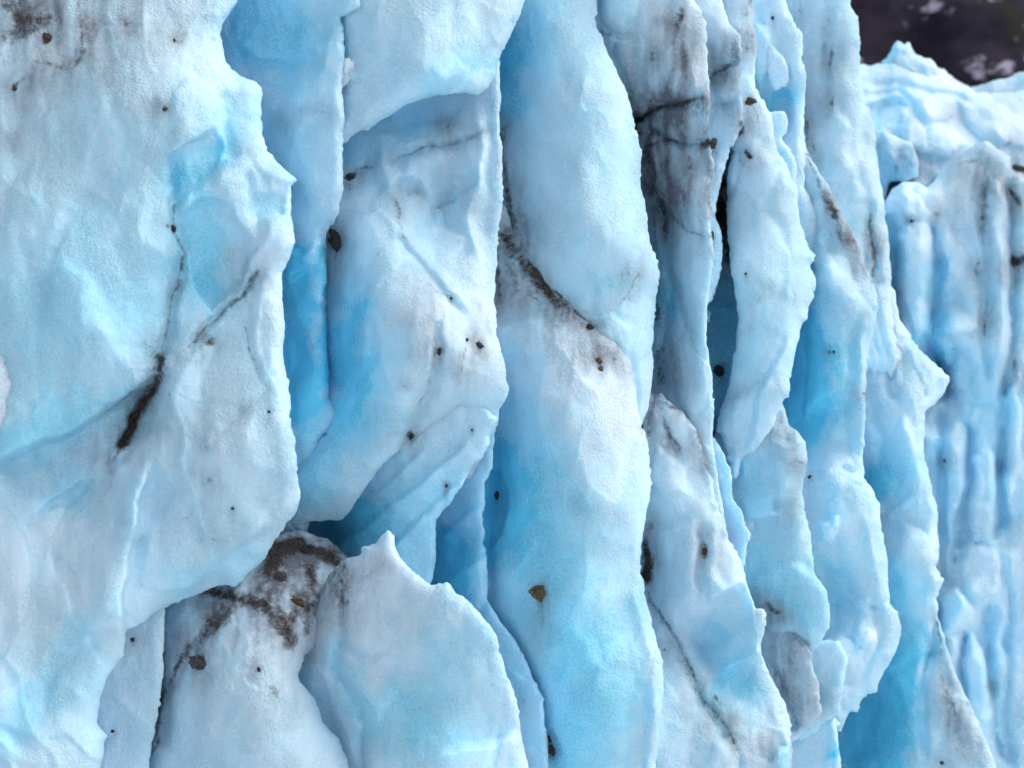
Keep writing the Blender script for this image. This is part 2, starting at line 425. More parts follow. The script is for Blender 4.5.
STONES = [
    (338, 243, 17, 24, .35, 'dark', 'dark angular stone stuck near the top of the broad ice shoulder'),
    (541, 593, 18, 20, 0, 'ochre', 'ochre crumbly stone, the biggest on the clear face of the central buttress'),
    (498, 496, 8, 9, 0, 'brown', 'round brown pebble in the blue lower left side of the central buttress'),
    (201, 663, 19, 16, -.1, 'grey', 'flat dark grey stone resting on the dirty boulder at the bottom left'),
    (719, 371, 12, 13, 0, 'dark', 'black rounded stone lodged in the blue slot right of the cracked pillar'),
    (750, 102, 11, 10, .1, 'brown', 'square brown stone perched beside the lumpy white bump near the top'),
    (553, 751, 9, 12, .1, 'brown', 'larger of two brown pebbles at the bottom edge under the ochre stone'),
    (549, 739, 6, 9, .2, 'brown', 'smaller of two brown pebbles at the bottom edge, just above the other'),
    (590, 328, 9, 8, 0, 'dark', 'dark pebble wedged where the tall smooth pillar meets the buttress'),
    (599, 361, 7, 6, .3, 'ochre', 'upper ochre crumb on the buttress below the wedged dark pebble'),
    (601, 369, 6, 6, -.2, 'ochre', 'lower ochre crumb on the buttress below the wedged dark pebble'),
    (479, 345, 9, 6, -.6, 'dark', 'slanted dark sliver of stone on the right side of the broad shoulder'),
    (467, 340, 4, 4, 0, 'dark', 'tiny dark pebble just left of the slanted sliver on the shoulder'),
    (47, 39, 9, 11, .1, 'brown', 'dark brown clod on the silty top of the big left block'),
    (15, 88, 6, 5, 0, 'brown', 'small brown clod near the left edge below the dark brown clod'),
    (172, 228, 8, 8, 0, 'dark', 'dark clod in the crack halfway up the big left block'),
    (165, 109, 5, 5, .2, 'brown', 'small speck of stone high on the face of the big left block'),
    (174, 41, 4, 4, 0, 'dark', 'tiny dark speck near the top edge of the big left block'),
    (233, 508, 4, 4, 0, 'dark', 'tiny black pebble low on the right side of the big left block'),
    (269, 412, 4, 4, 0, 'dark', 'tiny black pebble at mid height near the right rim of the big left block'),
    (133, 640, 5, 6, 0, 'dark', 'black pebble on the narrow slab beside the white bulge, upper one'),
    (113, 731, 5, 5, 0, 'dark', 'black pebble low on the narrow slab beside the white bulge'),
    (259, 670, 5, 6, .3, 'dark', 'dark speck right of the flat grey stone on the dirty boulder'),
    (411, 436, 6, 8, -.2, 'dark', 'dark pebble on the lower rim of the broad ice shoulder'),
    (440, 352, 7, 9, .2, 'brown', 'brown crumbly clod in the middle of the broad ice shoulder'),
    (451, 298, 4, 3, 0, 'dark', 'tiny dark speck on the upper crest of the broad ice shoulder'),
    (472, 430, 3, 3, 0, 'dark', 'tiny dark speck under the right corner of the broad shoulder'),
    (446, 485, 4, 5, .4, 'brown', 'small brown speck on the stepped ledge under the shoulder'),
    (350, 177, 8, 9, 0, 'dark', 'dark clod in the corner under the overhanging cap block'),
    (642, 427, 4, 6, 0, 'dark', 'black pebble at the lower tip of the tall smooth pillar'),
    (706, 551, 7, 9, 0, 'brown', 'brown clod half way down the dirty ridge'),
    (713, 143, 8, 12, -.3, 'dark', 'dark clod at the right rim of the grey cracked pillar, beside its lower crack'),
    (712, 236, 5, 9, 0, 'brown', 'small brown clod on the right rim of the grey cracked pillar below the other clods'),
    (751, 157, 7, 5, .3, 'dark', 'dark flat pebble on the tongue slab below the square brown stone'),
    (740, 131, 5, 9, 0, 'brown', 'upright brown clod on the rim of the narrow spire'),
    (773, 18, 4, 4, 0, 'dark', 'tiny black pebble at the top of the fluted rib'),
    (746, 274, 3, 3, 0, 'dark', 'tiny black pebble on the wide middle of the tongue slab'),
    (834, 352, 4, 4, .4, 'brown', 'tiny brown pebble on the curtain right of its deep blue pocket'),
    (810, 477, 5, 4, -.5, 'brown', 'reddish brown pebble at the right rim of the lumpy knob'),
    (913, 221, 6, 5, 0, 'dark', 'dark pebble on top of the rounded far pillar with the blue slot'),
    (302, 550, 22, 9, .1, 'dark', 'black wet rock showing in the cavity under the big left block'),
    (297, 603, 18, 9, -.3, 'brown', 'brown rock fragment in the dirty valley above the bottom centre fin'),
    (280, 578, 16, 12, .4, 'grey', 'grey rock fragment at the mouth of the cavity under the big left block'),
    (942, 763, 4, 4, 0, 'brown', 'tiny brown pebble at the bottom edge on the wavy strip'),
    (648, 553, 8, 12, 0, 'dark', 'dark gravelly clod in the crack between the buttress and the dirty ridge'),
    (725, 195, 8, 14, 0, 'dark', 'black clod deep at the top of the dark slot'),
    (1018, 262, 12, 6, -.2, 'dark', 'black rock in a dirt pocket of the far ribbed wall at the right edge'),
    (1016, 168, 14, 6, .1, 'dark', 'black rock lying on the shelf under the mountain at the right edge'),
]

# ------------------------------------------------------------------ the ice: bulk wall behind, then block by block
make_ice('glacier_wall', [(-700, -500), (835, -500), (842, 300), (900, 900), (1500, 2600), (-900, 2600)], 8.0,
         [('b', [(780, 400)], 300, .3)], 'deep blue bulk of the glacier front seen at the bottom of the cracks', 'ice wall',
         R=10, T=5, back=3.0, step=7, cups=(160, 20), rough=2.0, crumb=.5, blue=.75,
         ybase=[(-700, 300, 6.6), (0, 300, 6.7), (300, 300, 6.9), (500, 300, 7.4), (640, 300, 8.4), (760, 300, 9.6), (860, 300, 12.5),
                (-700, 2600, 6.4), (300, 2600, 6.7), (1500, 2600, 16), (900, 900, 12.5), (860, -500, 12.5), (-700, -500, 6.6), (300, -500, 6.9)])

# A: the big pale block at the left edge
A = [(-420, -130), (243, -130), (238, 0), (222, 29), (222, 43), (227, 64), (238, 76), (256, 81), (262, 88), (262, 129), (267, 150),
     (281, 166), (298, 180), (291, 186), (292, 219), (295, 242), (289, 260), (282, 273), (282, 300), (286, 326), (283, 353), (290, 392),
     (291, 416), (296, 443), (298, 474), (300, 494), (297, 513), (283, 529), (277, 537), (272, 545), (266, 558), (250, 573), (236, 587),
     (219, 585), (195, 595), (176, 603), (156, 612), (145, 622), (126, 631), (124, 655), (117, 663), (106, 681), (99, 702), (96, 722), (106, 736), (102, 768), (106, 890), (-400, 890), (-430, 500)]
make_ice('ice_block', A, 5.0, [
    ('pts', [(0, -60, 10), (0, 60, 25), (0, 150, 38), (0, 350, 45), (100, 60, 48), (150, 100, 60), (100, 200, 52), (90, 320, 62), (150, 250, 58),
             (230, 110, 40), (200, 40, 30), (250, 200, 44), (240, 270, 40), (180, 280, 34), (250, 350, 52), (230, 450, 62), (270, 490, 48),
             (250, 545, 40), (150, 540, 48), (160, 600, 18), (220, 570, 22), (0, 500, 20), (120, 430, 28), (180, 400, 44), (60, 470, 18), (0, 560, 22), (60, 560, 34), (105, 560, 52), (105, 610, 56), (60, 640, 48), (-80, 600, 26), (100, 660, 46), (0, 690, 56), (60, 760, 50), (85, 720, 40), (0, 640, 32), (0, 800, 50)]),
    ('st', [(152, 462), (140, 500), (134, 530), (131, 560), (128, 580), (123, 600), (124, 640)], 3, 34, 60), ('r', [(85, 625), (50, 680), (5, 745)], 26, -12), ('b', [(78, 640), (45, 690), (0, 750)], 24, .30), ('b', [(40, 590), (90, 560)], 50, -.08),
    ('l', [(170, 152), (190, 140), (215, 128), (224, 150), (218, 172), (196, 188), (171, 206)], -15, 14),
    ('b', [(180, 175), (215, 150)], 24, .42), ('st', [(172, 206), (196, 190), (225, 168), (248, 152)], 4, 13, 30),
    ('l', [(172, 90), (190, 75), (212, 85), (220, 105), (217, 125), (195, 140), (172, 152)], 10, 22),
    ('r', [(225, 90), (222, 130), (226, 160)], 9, -6), ('b', [(240, 110), (235, 140)], 22, .25),
    ('l', [(252, 192), (284, 190), (281, 216), (256, 222)], -9, 8), ('b', [(268, 205)], 18, .3),
    ('l', [(178, 214), (200, 196), (232, 205), (248, 235), (262, 248), (236, 292), (212, 312), (190, 280)], -24, 30),
    ('b', [(198, 225), (205, 280)], 26, .38), ('r', [(215, 180), (250, 228), (275, 240)], 20, 10), ('r', [(280, 235)], 24, 12),
    ('r', [(247, 170), (252, 205), (258, 232)], 5, -8),
    ('r', [(172, 150), (172, 200), (183, 250), (173, 300), (168, 335), (150, 375)], 5, -12),
    ('r', [(155, 370), (140, 410), (120, 448)], 9, -16),
    ('r', [(190, 365), (160, 425), (140, 480), (128, 540)], 15, 12), ('st', [(160, 372), (142, 385), (107, 410), (60, 438), (-10, 462)], 6, 44, 90),
    ('b', [(120, 402), (40, 440), (0, 450)], 22, .25),
    ('r', [(262, 270), (232, 300), (210, 325), (184, 348)], 5, -11), ('b', [(235, 285)], 22, .15),
    ('l', [(246, 300), (258, 288), (280, 300), (283, 330), (280, 372), (266, 380), (254, 345)], 7, 16),
    ('r', [(245, 322), (256, 360), (268, 388), (240, 412), (205, 446)], 3, -3),
    ('l', [(35, 512), (80, 480), (97, 478), (72, 506)], -13, 8), ('b', [(70, 492)], 18, .3),
    ('st', [(150, 600), (190, 588), (240, 545), (275, 520)], 6, -14, 40), ('b', [(180, 592), (250, 560)], 16, .2),
    ('b', [(20, 300), (110, 280)], 75, .24), ('b', [(30, 440)], 50, .12), ('b', [(120, 130)], 40, .06),
    # dirt
    ('d', [(173, 205), (176, 232), (183, 252), (175, 285), (168, 325), (162, 350), (152, 378)], 2.4, .62),
    ('d', [(160, 360), (150, 390), (137, 415), (122, 445)], 8, .95), ('d', [(122, 445), (112, 466)], 3, .6), ('d', [(150, 375), (120, 400), (106, 412)], 2.6, .6),
    ('d', [(150, 395), (170, 392)], 2, .5), ('d', [(258, 272), (236, 300), (218, 322), (186, 346)], 3.4, .68), ('d', [(205, 340), (212, 342)], 6, .7),
    ('d', [(185, 346), (178, 370)], 2, .4), ('d', [(170, 225)], 4, .7), ('d', [(110, 475), (70, 520), (60, 560)], 3, .25),
    ('d', [(245, 325), (257, 365), (268, 390), (235, 418), (205, 446)], 2.2, .42), ('d', [(208, 480)], 5, .5), ('d', [(213, 540)], 4, .5),
    ('d', [(8, 5), (20, 22), (45, 18), (30, 30), (8, 38)], 9, .62), ('d', [(47, 38)], 5, .95), ('d', [(76, 0), (80, 20), (82, 50), (75, 66), (55, 68), (35, 60)], 4, .55),
    ('d', [(15, 88), (25, 80)], 5, .6), ('d', [(80, 40), (100, 26), (125, 22), (145, 25)], 4, .38), ('d', [(8, 138)], 5, .45), ('d', [(145, 25), (172, 42), (178, 60), (182, 100), (178, 150)], 2, .28),
    ('d', [(0, 55), (12, 50)], 5, .45), ('d', [(165, 108)], 3, .7), ('d', [(175, 42)], 2.5, .6),
    ('si', [(20, 20), (120, 20)], 70, .42), ('si', [(20, 130), (150, 120)], 50, .16), ('si', [(215, 480)], 75, .10), ('si', [(240, 270)], 24, .25), ('si', [(60, 450)], 60, .12)],
    'huge pale blue ice block at the left edge, dirt filled crack down its face', R=20, T=26, back=1.3, cups=(92, 7), rough=.95, seed=1, blue=.23, silt=.05)

BLOCK = by_label_0('huge pale blue')
make_ice('snow_tuft', [(-22, 356), (-10, 350), (4, 351), (12, 368), (20, 374), (28, 386), (19, 393), (11, 401), (16, 418), (7, 427), (-2, 438), (-16, 434), (-24, 418), (-19, 402), (-28, 385), (-20, 372)], 4.86, [('pts', [(-20, 360, 20), (-20, 430, 16), (8, 370, 10), (18, 386, 6), (0, 400, 16), (6, 425, 6)])],
    'x', R=10, T=14, back=.15, cups=(14, 3), rough=.9, seed=90, blue=-.15, silt=0, parent=BLOCK, crumb=1.5, step=1.6)
# N: dirty block under the overhang, O: narrow slab beside it
make_ice('ice_boulder', [(163, 600), (175, 590), (200, 575), (240, 555), (270, 535), (300, 530), (330, 540), (352, 562), (350, 600), (330, 640), (305, 655), (299, 679), (314, 698),
     (324, 722), (338, 738), (347, 757), (353, 780), (360, 890), (140, 890), (148, 760), (157, 712), (163, 672)], 5.12, [
    ('pts', [(175, 620, -30), (230, 595, -25), (280, 550, -55), (315, 560, -60), (240, 640, 12), (235, 700, 26), (280, 680, 22), (300, 740, 22), (190, 740, -6), (180, 680, -14), (300, 610, -4), (345, 600, -44), (325, 640, -30), (230, 800, 20)]),
    ('b', [(180, 650)], 40, .12), ('b', [(200, 750)], 50, .2), ('r', [(195, 640), (168, 690), (160, 750)], 8, -8),
    ('d', [(205, 590), (235, 598), (262, 602), (272, 618)], 9, .9), ('d', [(275, 560), (262, 590), (285, 620), (290, 640)], 10, .75), ('d', [(300, 545), (280, 552), (268, 570)], 14, 1.05), ('d', [(310, 550), (335, 560)], 9, 1.0), ('d', [(310, 570), (320, 600), (305, 620)], 9, .7), ('d', [(265, 600), (280, 630), (300, 610)], 8, .75),
    ('d', [(225, 615), (195, 640), (180, 660)], 9, .68), ('d', [(215, 625), (208, 622)], 6, .8), ('d', [(182, 655), (166, 690), (160, 715), (155, 745), (140, 765)], 4.5, .7),
    ('d', [(298, 600), (310, 590), (305, 630)], 9, .7), ('d', [(275, 690), (280, 700)], 6, .62), ('d', [(256, 670)], 3, .7), ('d', [(283, 690), (255, 715)], 2, .4),
    ('d', [(250, 620), (262, 650), (275, 690)], 3, .35), ('si', [(230, 610), (300, 570)], 40, .45), ('si', [(310, 560)], 26, .5), ('si', [(200, 660)], 30, .3)],  # extra silt over the top paints in the cavity's shade, besides real dirt
    'frosted ice boulder at the bottom, dark dirt and painted shade over its top', R=22, T=22, back=.5, cups=(90, 5), rough=.8, seed=3, blue=.08)
make_ice('ice_slab', [(80, 590), (160, 590), (165, 612), (164, 672), (159, 712), (150, 760), (146, 890), (50, 890), (60, 700)], 5.2, [
    ('pts', [(100, 620, 0), (150, 630, 12), (120, 700, 10), (140, 760, 5), (90, 760, 0)]), ('b', [(140, 700)], 40, .1), ('d', [(133, 640)], 3, .6), ('si', [(130, 680)], 50, .15)],
    'narrow pale ice slab squeezed between the white bulge and the dirty boulder', R=10, T=8, back=.4, cups=(60, 4), seed=4)

# L: white fin at the bottom centre
make_ice('ice_fin', [(318, 600), (328, 575), (345, 558), (362, 553), (361, 547), (377, 540), (388, 530), (394, 535), (395, 545), (400, 558), (412, 571), (431, 585), (447, 583),
     (459, 595), (474, 607), (490, 624), (498, 636), (500, 652), (510, 679), (520, 710), (522, 738), (529, 768), (550, 890), (300, 890), (300, 740), (292, 690), (290, 620)], 4.98, [
    ('pts', [(302, 600, -62), (305, 680, -56), (335, 740, -48), (335, 640, -26), (335, 590, -22), (365, 570, 0), (385, 545, 6), (400, 600, 18), (440, 620, 36), (470, 660, 36), (490, 720, 18),
             (380, 690, 4), (430, 740, 30), (510, 760, 8), (380, 640, 14), (420, 680, 16), (450, 800, 30)]),
    ('s', [(343, 600), (340, 640), (337, 668), (350, 692), (360, 715), (364, 770)], 9, -13), ('r', [(338, 640), (352, 645), (372, 658), (385, 650)], 6, -7),
    ('b', [(340, 650), (362, 720)], 14, .35), ('b', [(305, 700)], 20, .35), ('b', [(455, 660), (445, 740)], 48, .42), ('b', [(395, 720)], 35, .3),
    ('st', [(410, 768), (440, 752), (480, 745), (525, 730)], 5, 12, 30), ('b', [(390, 600)], 50, -.06),
    ('l', [(345, 650), (372, 655), (395, 690), (380, 720), (355, 700), (342, 670)], 10, 15),
    ('d', [(325, 580), (340, 570), (345, 600)], 11, .7), ('d', [(302, 610), (300, 640)], 8, .7), ('d', [(365, 575), (382, 562)], 4, .45), ('d', [(345, 600), (345, 640)], 3, .3),
    ('d', [(300, 600)], 14, .8), ('si', [(330, 590)], 30, .35)],
    'large white and pale blue ice fin, jagged crest, at the bottom centre', R=16, T=20, back=.5, cups=(80, 5), rough=.8, seed=5, blue=.1)

# C: bright blue column in the gap
make_ice('ice_column', [(205, -130), (368, -130), (360, 0), (360, 8), (350, 16), (342, 17), (345, 50), (342, 92), (345, 115), (343, 150), (343, 190), (339, 214), (326, 234), (328, 262), (328, 330), (330, 398), (349, 411), (344, 424),
     (322, 440), (316, 470), (308, 535), (200, 540), (200, 200)], 5.62, [
    ('pts', [(230, 20, -40), (265, 30, -30), (320, 20, 18), (350, -60, 30), (290, 60, -8), (330, 90, 40), (270, 110, 0), (310, 150, 32), (255, 140, -20), (290, 190, 14), (320, 200, 34), (300, 235, 4),
             (288, 290, -26), (298, 360, -28), (318, 300, 6), (322, 380, 10), (338, 300, -22), (300, 430, 0), (330, 430, 4), (296, 490, -10), (340, 380, -18)]),
    ('st', [(235, 48), (262, 60), (290, 60), (325, 48)], 5, -16, 30), ('b', [(250, 15), (290, 35)], 40, .45), ('b', [(230, 60)], 24, .2), ('b', [(265, 130), (290, 180)], 26, .2),
    ('b', [(295, 265), (292, 330), (300, 400)], 20, .8), ('b', [(336, 250), (334, 320), (336, 380)], 10, .7), ('b', [(310, 380), (300, 470)], 22, .3),
    ('st', [(327, 238), (328, 300), (330, 400)], 3, 22, 18), ('r', [(280, 122), (305, 112), (330, 110)], 4, -4), ('d', [(282, 122), (305, 111), (328, 112)], 2, .35), ('d', [(281, 122)], 3, .7),
    ('l', [(284, 240), (300, 250), (326, 236), (320, 262), (284, 285)], 14, 10), ('st', [(284, 250), (306, 262), (326, 230)], 3, -10, 20)],
    'bright turquoise ice column deep in the gap right of the big left block', R=12, T=26, back=.8, cups=(70, 6), seed=6, blue=.2, silt=0)

# F: cap block, overhanging
make_ice('ice_overhang', [(335, -130), (536, -130), (526, 0), (516, 24), (505, 48), (499, 60), (496, 75), (488, 88), (478, 96), (462, 93), (447, 95), (430, 97), (410, 103), (395, 113), (380, 121),
     (371, 129), (357, 132), (345, 143), (335, 140)], 5.42, [
    ('pts', [(345, 60, 6), (350, 125, 10), (380, 40, 26), (440, 20, 34), (500, 10, 16), (400, 90, 30), (470, 70, 24), (430, 70, 38), (440, -60, 20)]),
    ('l', [(343, 60), (355, 58), (356, 72), (344, 82)], 8, 6), ('b', [(400, 40)], 70, .14), ('b', [(440, 85), (490, 60)], 16, .25), ('r', [(452, 92), (475, 68), (500, 40)], 7, -7), ('r', [(440, 80), (460, 60)], 12, 5)],
    'rounded frosty ice block overhanging like a cap at the top centre left', R=22, T=46, back=.6, cups=(100, 4), rough=.8, seed=7, blue=.2)

make_ice('frost_crust', [(338, 60), (350, 57), (357, 64), (355, 76), (349, 84), (343, 90), (338, 84)], 5.36, [('pts', [(345, 65, 4), (353, 68, 4), (350, 80, 2), (343, 84, 0)])],
    'x', R=7, T=8, back=.12, cups=(10, 2), seed=91, blue=-.1, silt=0, parent=by_label_0('rounded frosty ice block'), crumb=1.3, step=1.5)
# G/D: recess under the cap flowing down into the big shoulder
GD = [(343, 60), (500, 60), (501, 92), (500, 115), (503, 160), (504, 200), (498, 240), (495, 300), (497, 335), (505, 365), (509, 390), (505, 402), (500, 410), (499, 424), (490, 436), (484, 455),
      (470, 480), (440, 480), (425, 450), (412, 436), (397, 453), (386, 463), (377, 474), (361, 494), (350, 513), (343, 520), (314, 521), (291, 530), (280, 520), (285, 480), (300, 455), (325, 436),
      (335, 412), (318, 402), (314, 395), (312, 340), (312, 290), (312, 262), (314, 238), (320, 215), (335, 190), (338, 150)]
make_ice('ice_shoulder', GD, 5.5, [
    ('pts', [(355, 100, -75), (400, 110, -70), (450, 110, -60), (490, 110, -25), (355, 165, -45), (420, 150, -35), (390, 190, -28), (440, 200, -34), (455, 172, -26), (488, 170, -12), (490, 230, -10),
             (370, 220, -2), (400, 250, 4), (430, 250, 0), (410, 280, 24), (440, 300, 40), (480, 310, 20), (352, 210, -18), (345, 260, -14), (336, 300, -40), (334, 380, -44), (365, 300, 14), (400, 340, 40),
             (430, 350, 48), (395, 400, 36), (360, 440, 12), (310, 480, -8), (320, 515, -18), (350, 500, -4), (395, 445, 18), (470, 350, 40), (500, 380, 26), (480, 400, 26), (450, 400, 24), (430, 440, -8), (470, 440, -4), (455, 470, -30)]),
    ('s', [(379, 125), (383, 160), (395, 195), (404, 240)], 16, 9), ('st', [(345, 165), (365, 163), (390, 190)], 4, -8, 20),
    ('r', [(395, 155), (420, 150), (445, 143), (470, 138), (487, 130)], 4, -8), ('d', [(396, 156), (420, 151), (445, 143), (470, 138), (488, 130)], 2.4, .55), ('d', [(448, 128)], 4, .6),
    ('st', [(398, 172), (418, 186), (434, 204), (440, 224)], 4, -14, 34), ('st', [(482, 178), (462, 190), (436, 208)], 4, -12, 30), ('s', [(480, 110), (484, 160), (468, 215), (478, 260)], 10, 7),
    ('st', [(400, 190), (430, 196), (445, 225), (470, 235)], 5, 12, 30), ('r', [(396, 190), (396, 215), (405, 245), (430, 275), (470, 320)], 5, -6),
    ('s', [(372, 200), (400, 232), (430, 270), (475, 310)], 14, 8),
    ('d', [(396, 195), (399, 215), (405, 238)], 2.6, .5), ('d', [(440, 208), (462, 196)], 3.5, .5), ('d', [(400, 190), (415, 195)], 3, .5), ('d', [(348, 172), (355, 168), (375, 166)], 2.6, .6),
    ('d', [(346, 178), (352, 174)], 4, .95), ('d', [(493, 110), (498, 160)], 2, .3),
    ('r', [(488, 95), (490, 160), (486, 220), (490, 300)], 6, -7), ('r', [(470, 150), (468, 220), (478, 290)], 12, 6),
    ('b', [(400, 125), (360, 140)], 30, .25), ('b', [(445, 200)], 25, .2), ('b', [(345, 330), (350, 400)], 24, .62), ('b', [(350, 270), (385, 370)], 38, .22), ('b', [(330, 440), (300, 500)], 26, .4),
    ('b', [(380, 430), (340, 490)], 34, .15), ('b', [(430, 250)], 35, .15), ('b', [(415, 330)], 42, -.12), ('b', [(480, 420), (500, 400)], 20, .15),
    ('r', [(437, 320), (438, 360), (425, 400), (412, 436)], 5, -9), ('d', [(434, 305), (437, 345), (425, 385), (416, 420)], 3.2, .42), ('d', [(437, 350)], 8, .6), ('d', [(435, 320)], 5, .5), ('d', [(410, 436)], 5, .85),
    ('st', [(463, 330), (466, 370), (455, 410), (437, 445)], 4, 8, 22), ('d', [(463, 345), (462, 385), (452, 430)], 2, .4), ('st', [(440, 300), (470, 295), (500, 345)], 5, -6, 20),
    ('d', [(478, 343)], 4, .7), ('d', [(405, 276), (425, 282), (450, 298)], 3, .35), ('d', [(398, 430), (390, 442)], 2.5, .4), ('d', [(405, 385)], 2.5, .6), ('si', [(430, 330), (470, 350)], 34, .24), ('si', [(440, 160)], 60, .1)],
    'broad white ice shoulder with a shadowed hollow above it, stones and specks on its crest', R=11, T=14, back=.6, cups=(85, 3), rough=.75, seed=8, blue=.14, crumb=.9)

# E2: stepped fins under the shoulder
make_ice('ice_ledge', [(295, 470), (350, 440), (400, 410), (480, 400), (499, 420), (489, 436), (490, 446), (479, 461), (470, 470), (462, 487), (451, 502), (443, 511), (437, 521), (436, 540), (436, 560),
     (431, 585), (436, 650), (300, 650), (280, 590), (285, 520)], 5.64, [
    ('pts', [(305, 520, -90), (325, 535, -85), (325, 560, -70), (360, 520, -24), (385, 480, 4), (430, 450, 20), (475, 445, 26), (400, 520, 2), (360, 560, -20), (420, 570, -4), (440, 490, 12), (400, 590, -8)]),
    ('st', [(320, 560), (370, 520), (420, 480), (470, 440)], 4, 16, 30), ('st', [(350, 585), (390, 545), (440, 500), (480, 465)], 4, 12, 26), ('st', [(345, 515), (375, 495), (430, 445)], 4, 9, 18),
    ('b', [(335, 550), (350, 520)], 24, .6), ('b', [(420, 500), (400, 560)], 40, .2), ('b', [(360, 520)], 40, .2), ('d', [(285, 540), (305, 552), (330, 556)], 9, .8)],
    'stepped blue ice ledge under the broad shoulder, its layers slanting down to the left', R=8, T=16, back=.4, cups=(60, 4), seed=9, ex=20, blue=.3, silt=0)

# J: blue strip between fin and the big pillar
make_ice('ice_rib', [(420, 390), (500, 390), (492, 470), (486, 480), (483, 520), (486, 545), (488, 600), (500, 620), (515, 640), (530, 668), (543, 700), (547, 740), (549, 768), (552, 890), (420, 890)], 5.86, [
    ('pts', [(440, 540, -40), (445, 500, -20), (465, 490, 10), (478, 470, 20), (458, 545, -30), (475, 560, 8), (450, 590, -16), (480, 610, 6), (505, 650, 12), (530, 700, 10), (520, 760, 5), (480, 520, 14), (440, 430, 0)]),
    ('st', [(437, 538), (455, 520), (480, 505)], 4, 14, 22), ('r', [(484, 550), (487, 600), (478, 625)], 4, -10), ('b', [(441, 540), (446, 590)], 18, .75), ('b', [(460, 560)], 24, .3), ('b', [(500, 680)], 50, .15),
    ('st', [(440, 585), (465, 568), (484, 560)], 4, 8, 14)],
    'thin blue ice rib behind the jagged crest of the bottom centre fin', R=7, T=10, back=.4, cups=(50, 4), seed=10, blue=.3, silt=0)

# H: tall smooth pillar
make_ice('ice_pillar', [(500, -130), (600, -130), (597, 0), (598, 30), (604, 42), (613, 63), (626, 90), (632, 110), (636, 129), (643, 153), (641, 184), (645, 205), (648, 219), (650, 240), (656, 256), (660, 281),
     (655, 300), (655, 318), (653, 330), (653, 377), (649, 405), (642, 426), (636, 430), (632, 395), (624, 370), (611, 356), (590, 331), (571, 313), (550, 297), (530, 272), (518, 250), (510, 215), (502, 190), (495, 100), (490, 50)], 5.9, [
    ('pts', [(505, 60, -44), (515, -40, -30), (550, 20, 12), (590, 10, 6), (520, 140, -14), (570, 100, 30), (585, 170, 42), (530, 220, 4), (610, 240, 42), (560, 280, 16), (640, 180, 14), (645, 290, 2), (610, 335, 18), (640, 390, 2)]),
    ('b', [(500, 40), (505, 100)], 24, .6), ('b', [(530, 20)], 50, .25), ('b', [(560, 160)], 60, .1), ('b', [(590, 300)], 40, .2),
    ('r', [(560, 305), (580, 288), (610, 280)], 8, -5), ('s', [(650, 235), (632, 265), (625, 285)], 8, 4), ('d', [(628, 262), (640, 275), (632, 290), (612, 315)], 2.4, .42), ('d', [(630, 275)], 3, .6),
    ('d', [(503, 130), (505, 165), (508, 200), (512, 222), (522, 250)], 5, .6), ('d', [(522, 255), (545, 285), (560, 300), (590, 328)], 3, .8), ('d', [(590, 328)], 5, 1), ('d', [(595, 335), (625, 365)], 2, .4),
    ('l', [(598, 318), (615, 312), (632, 330), (628, 352), (612, 350), (598, 335)], 7, 12), ('si', [(508, 180), (520, 240)], 18, .3), ('si', [(610, 300)], 40, .12)],
    'tall smooth rounded ice pillar in the upper centre, a dirt lined crack along its left side', R=26, T=26, back=.7, cups=(100, 5), rough=.7, seed=11, ex=30, blue=.22)

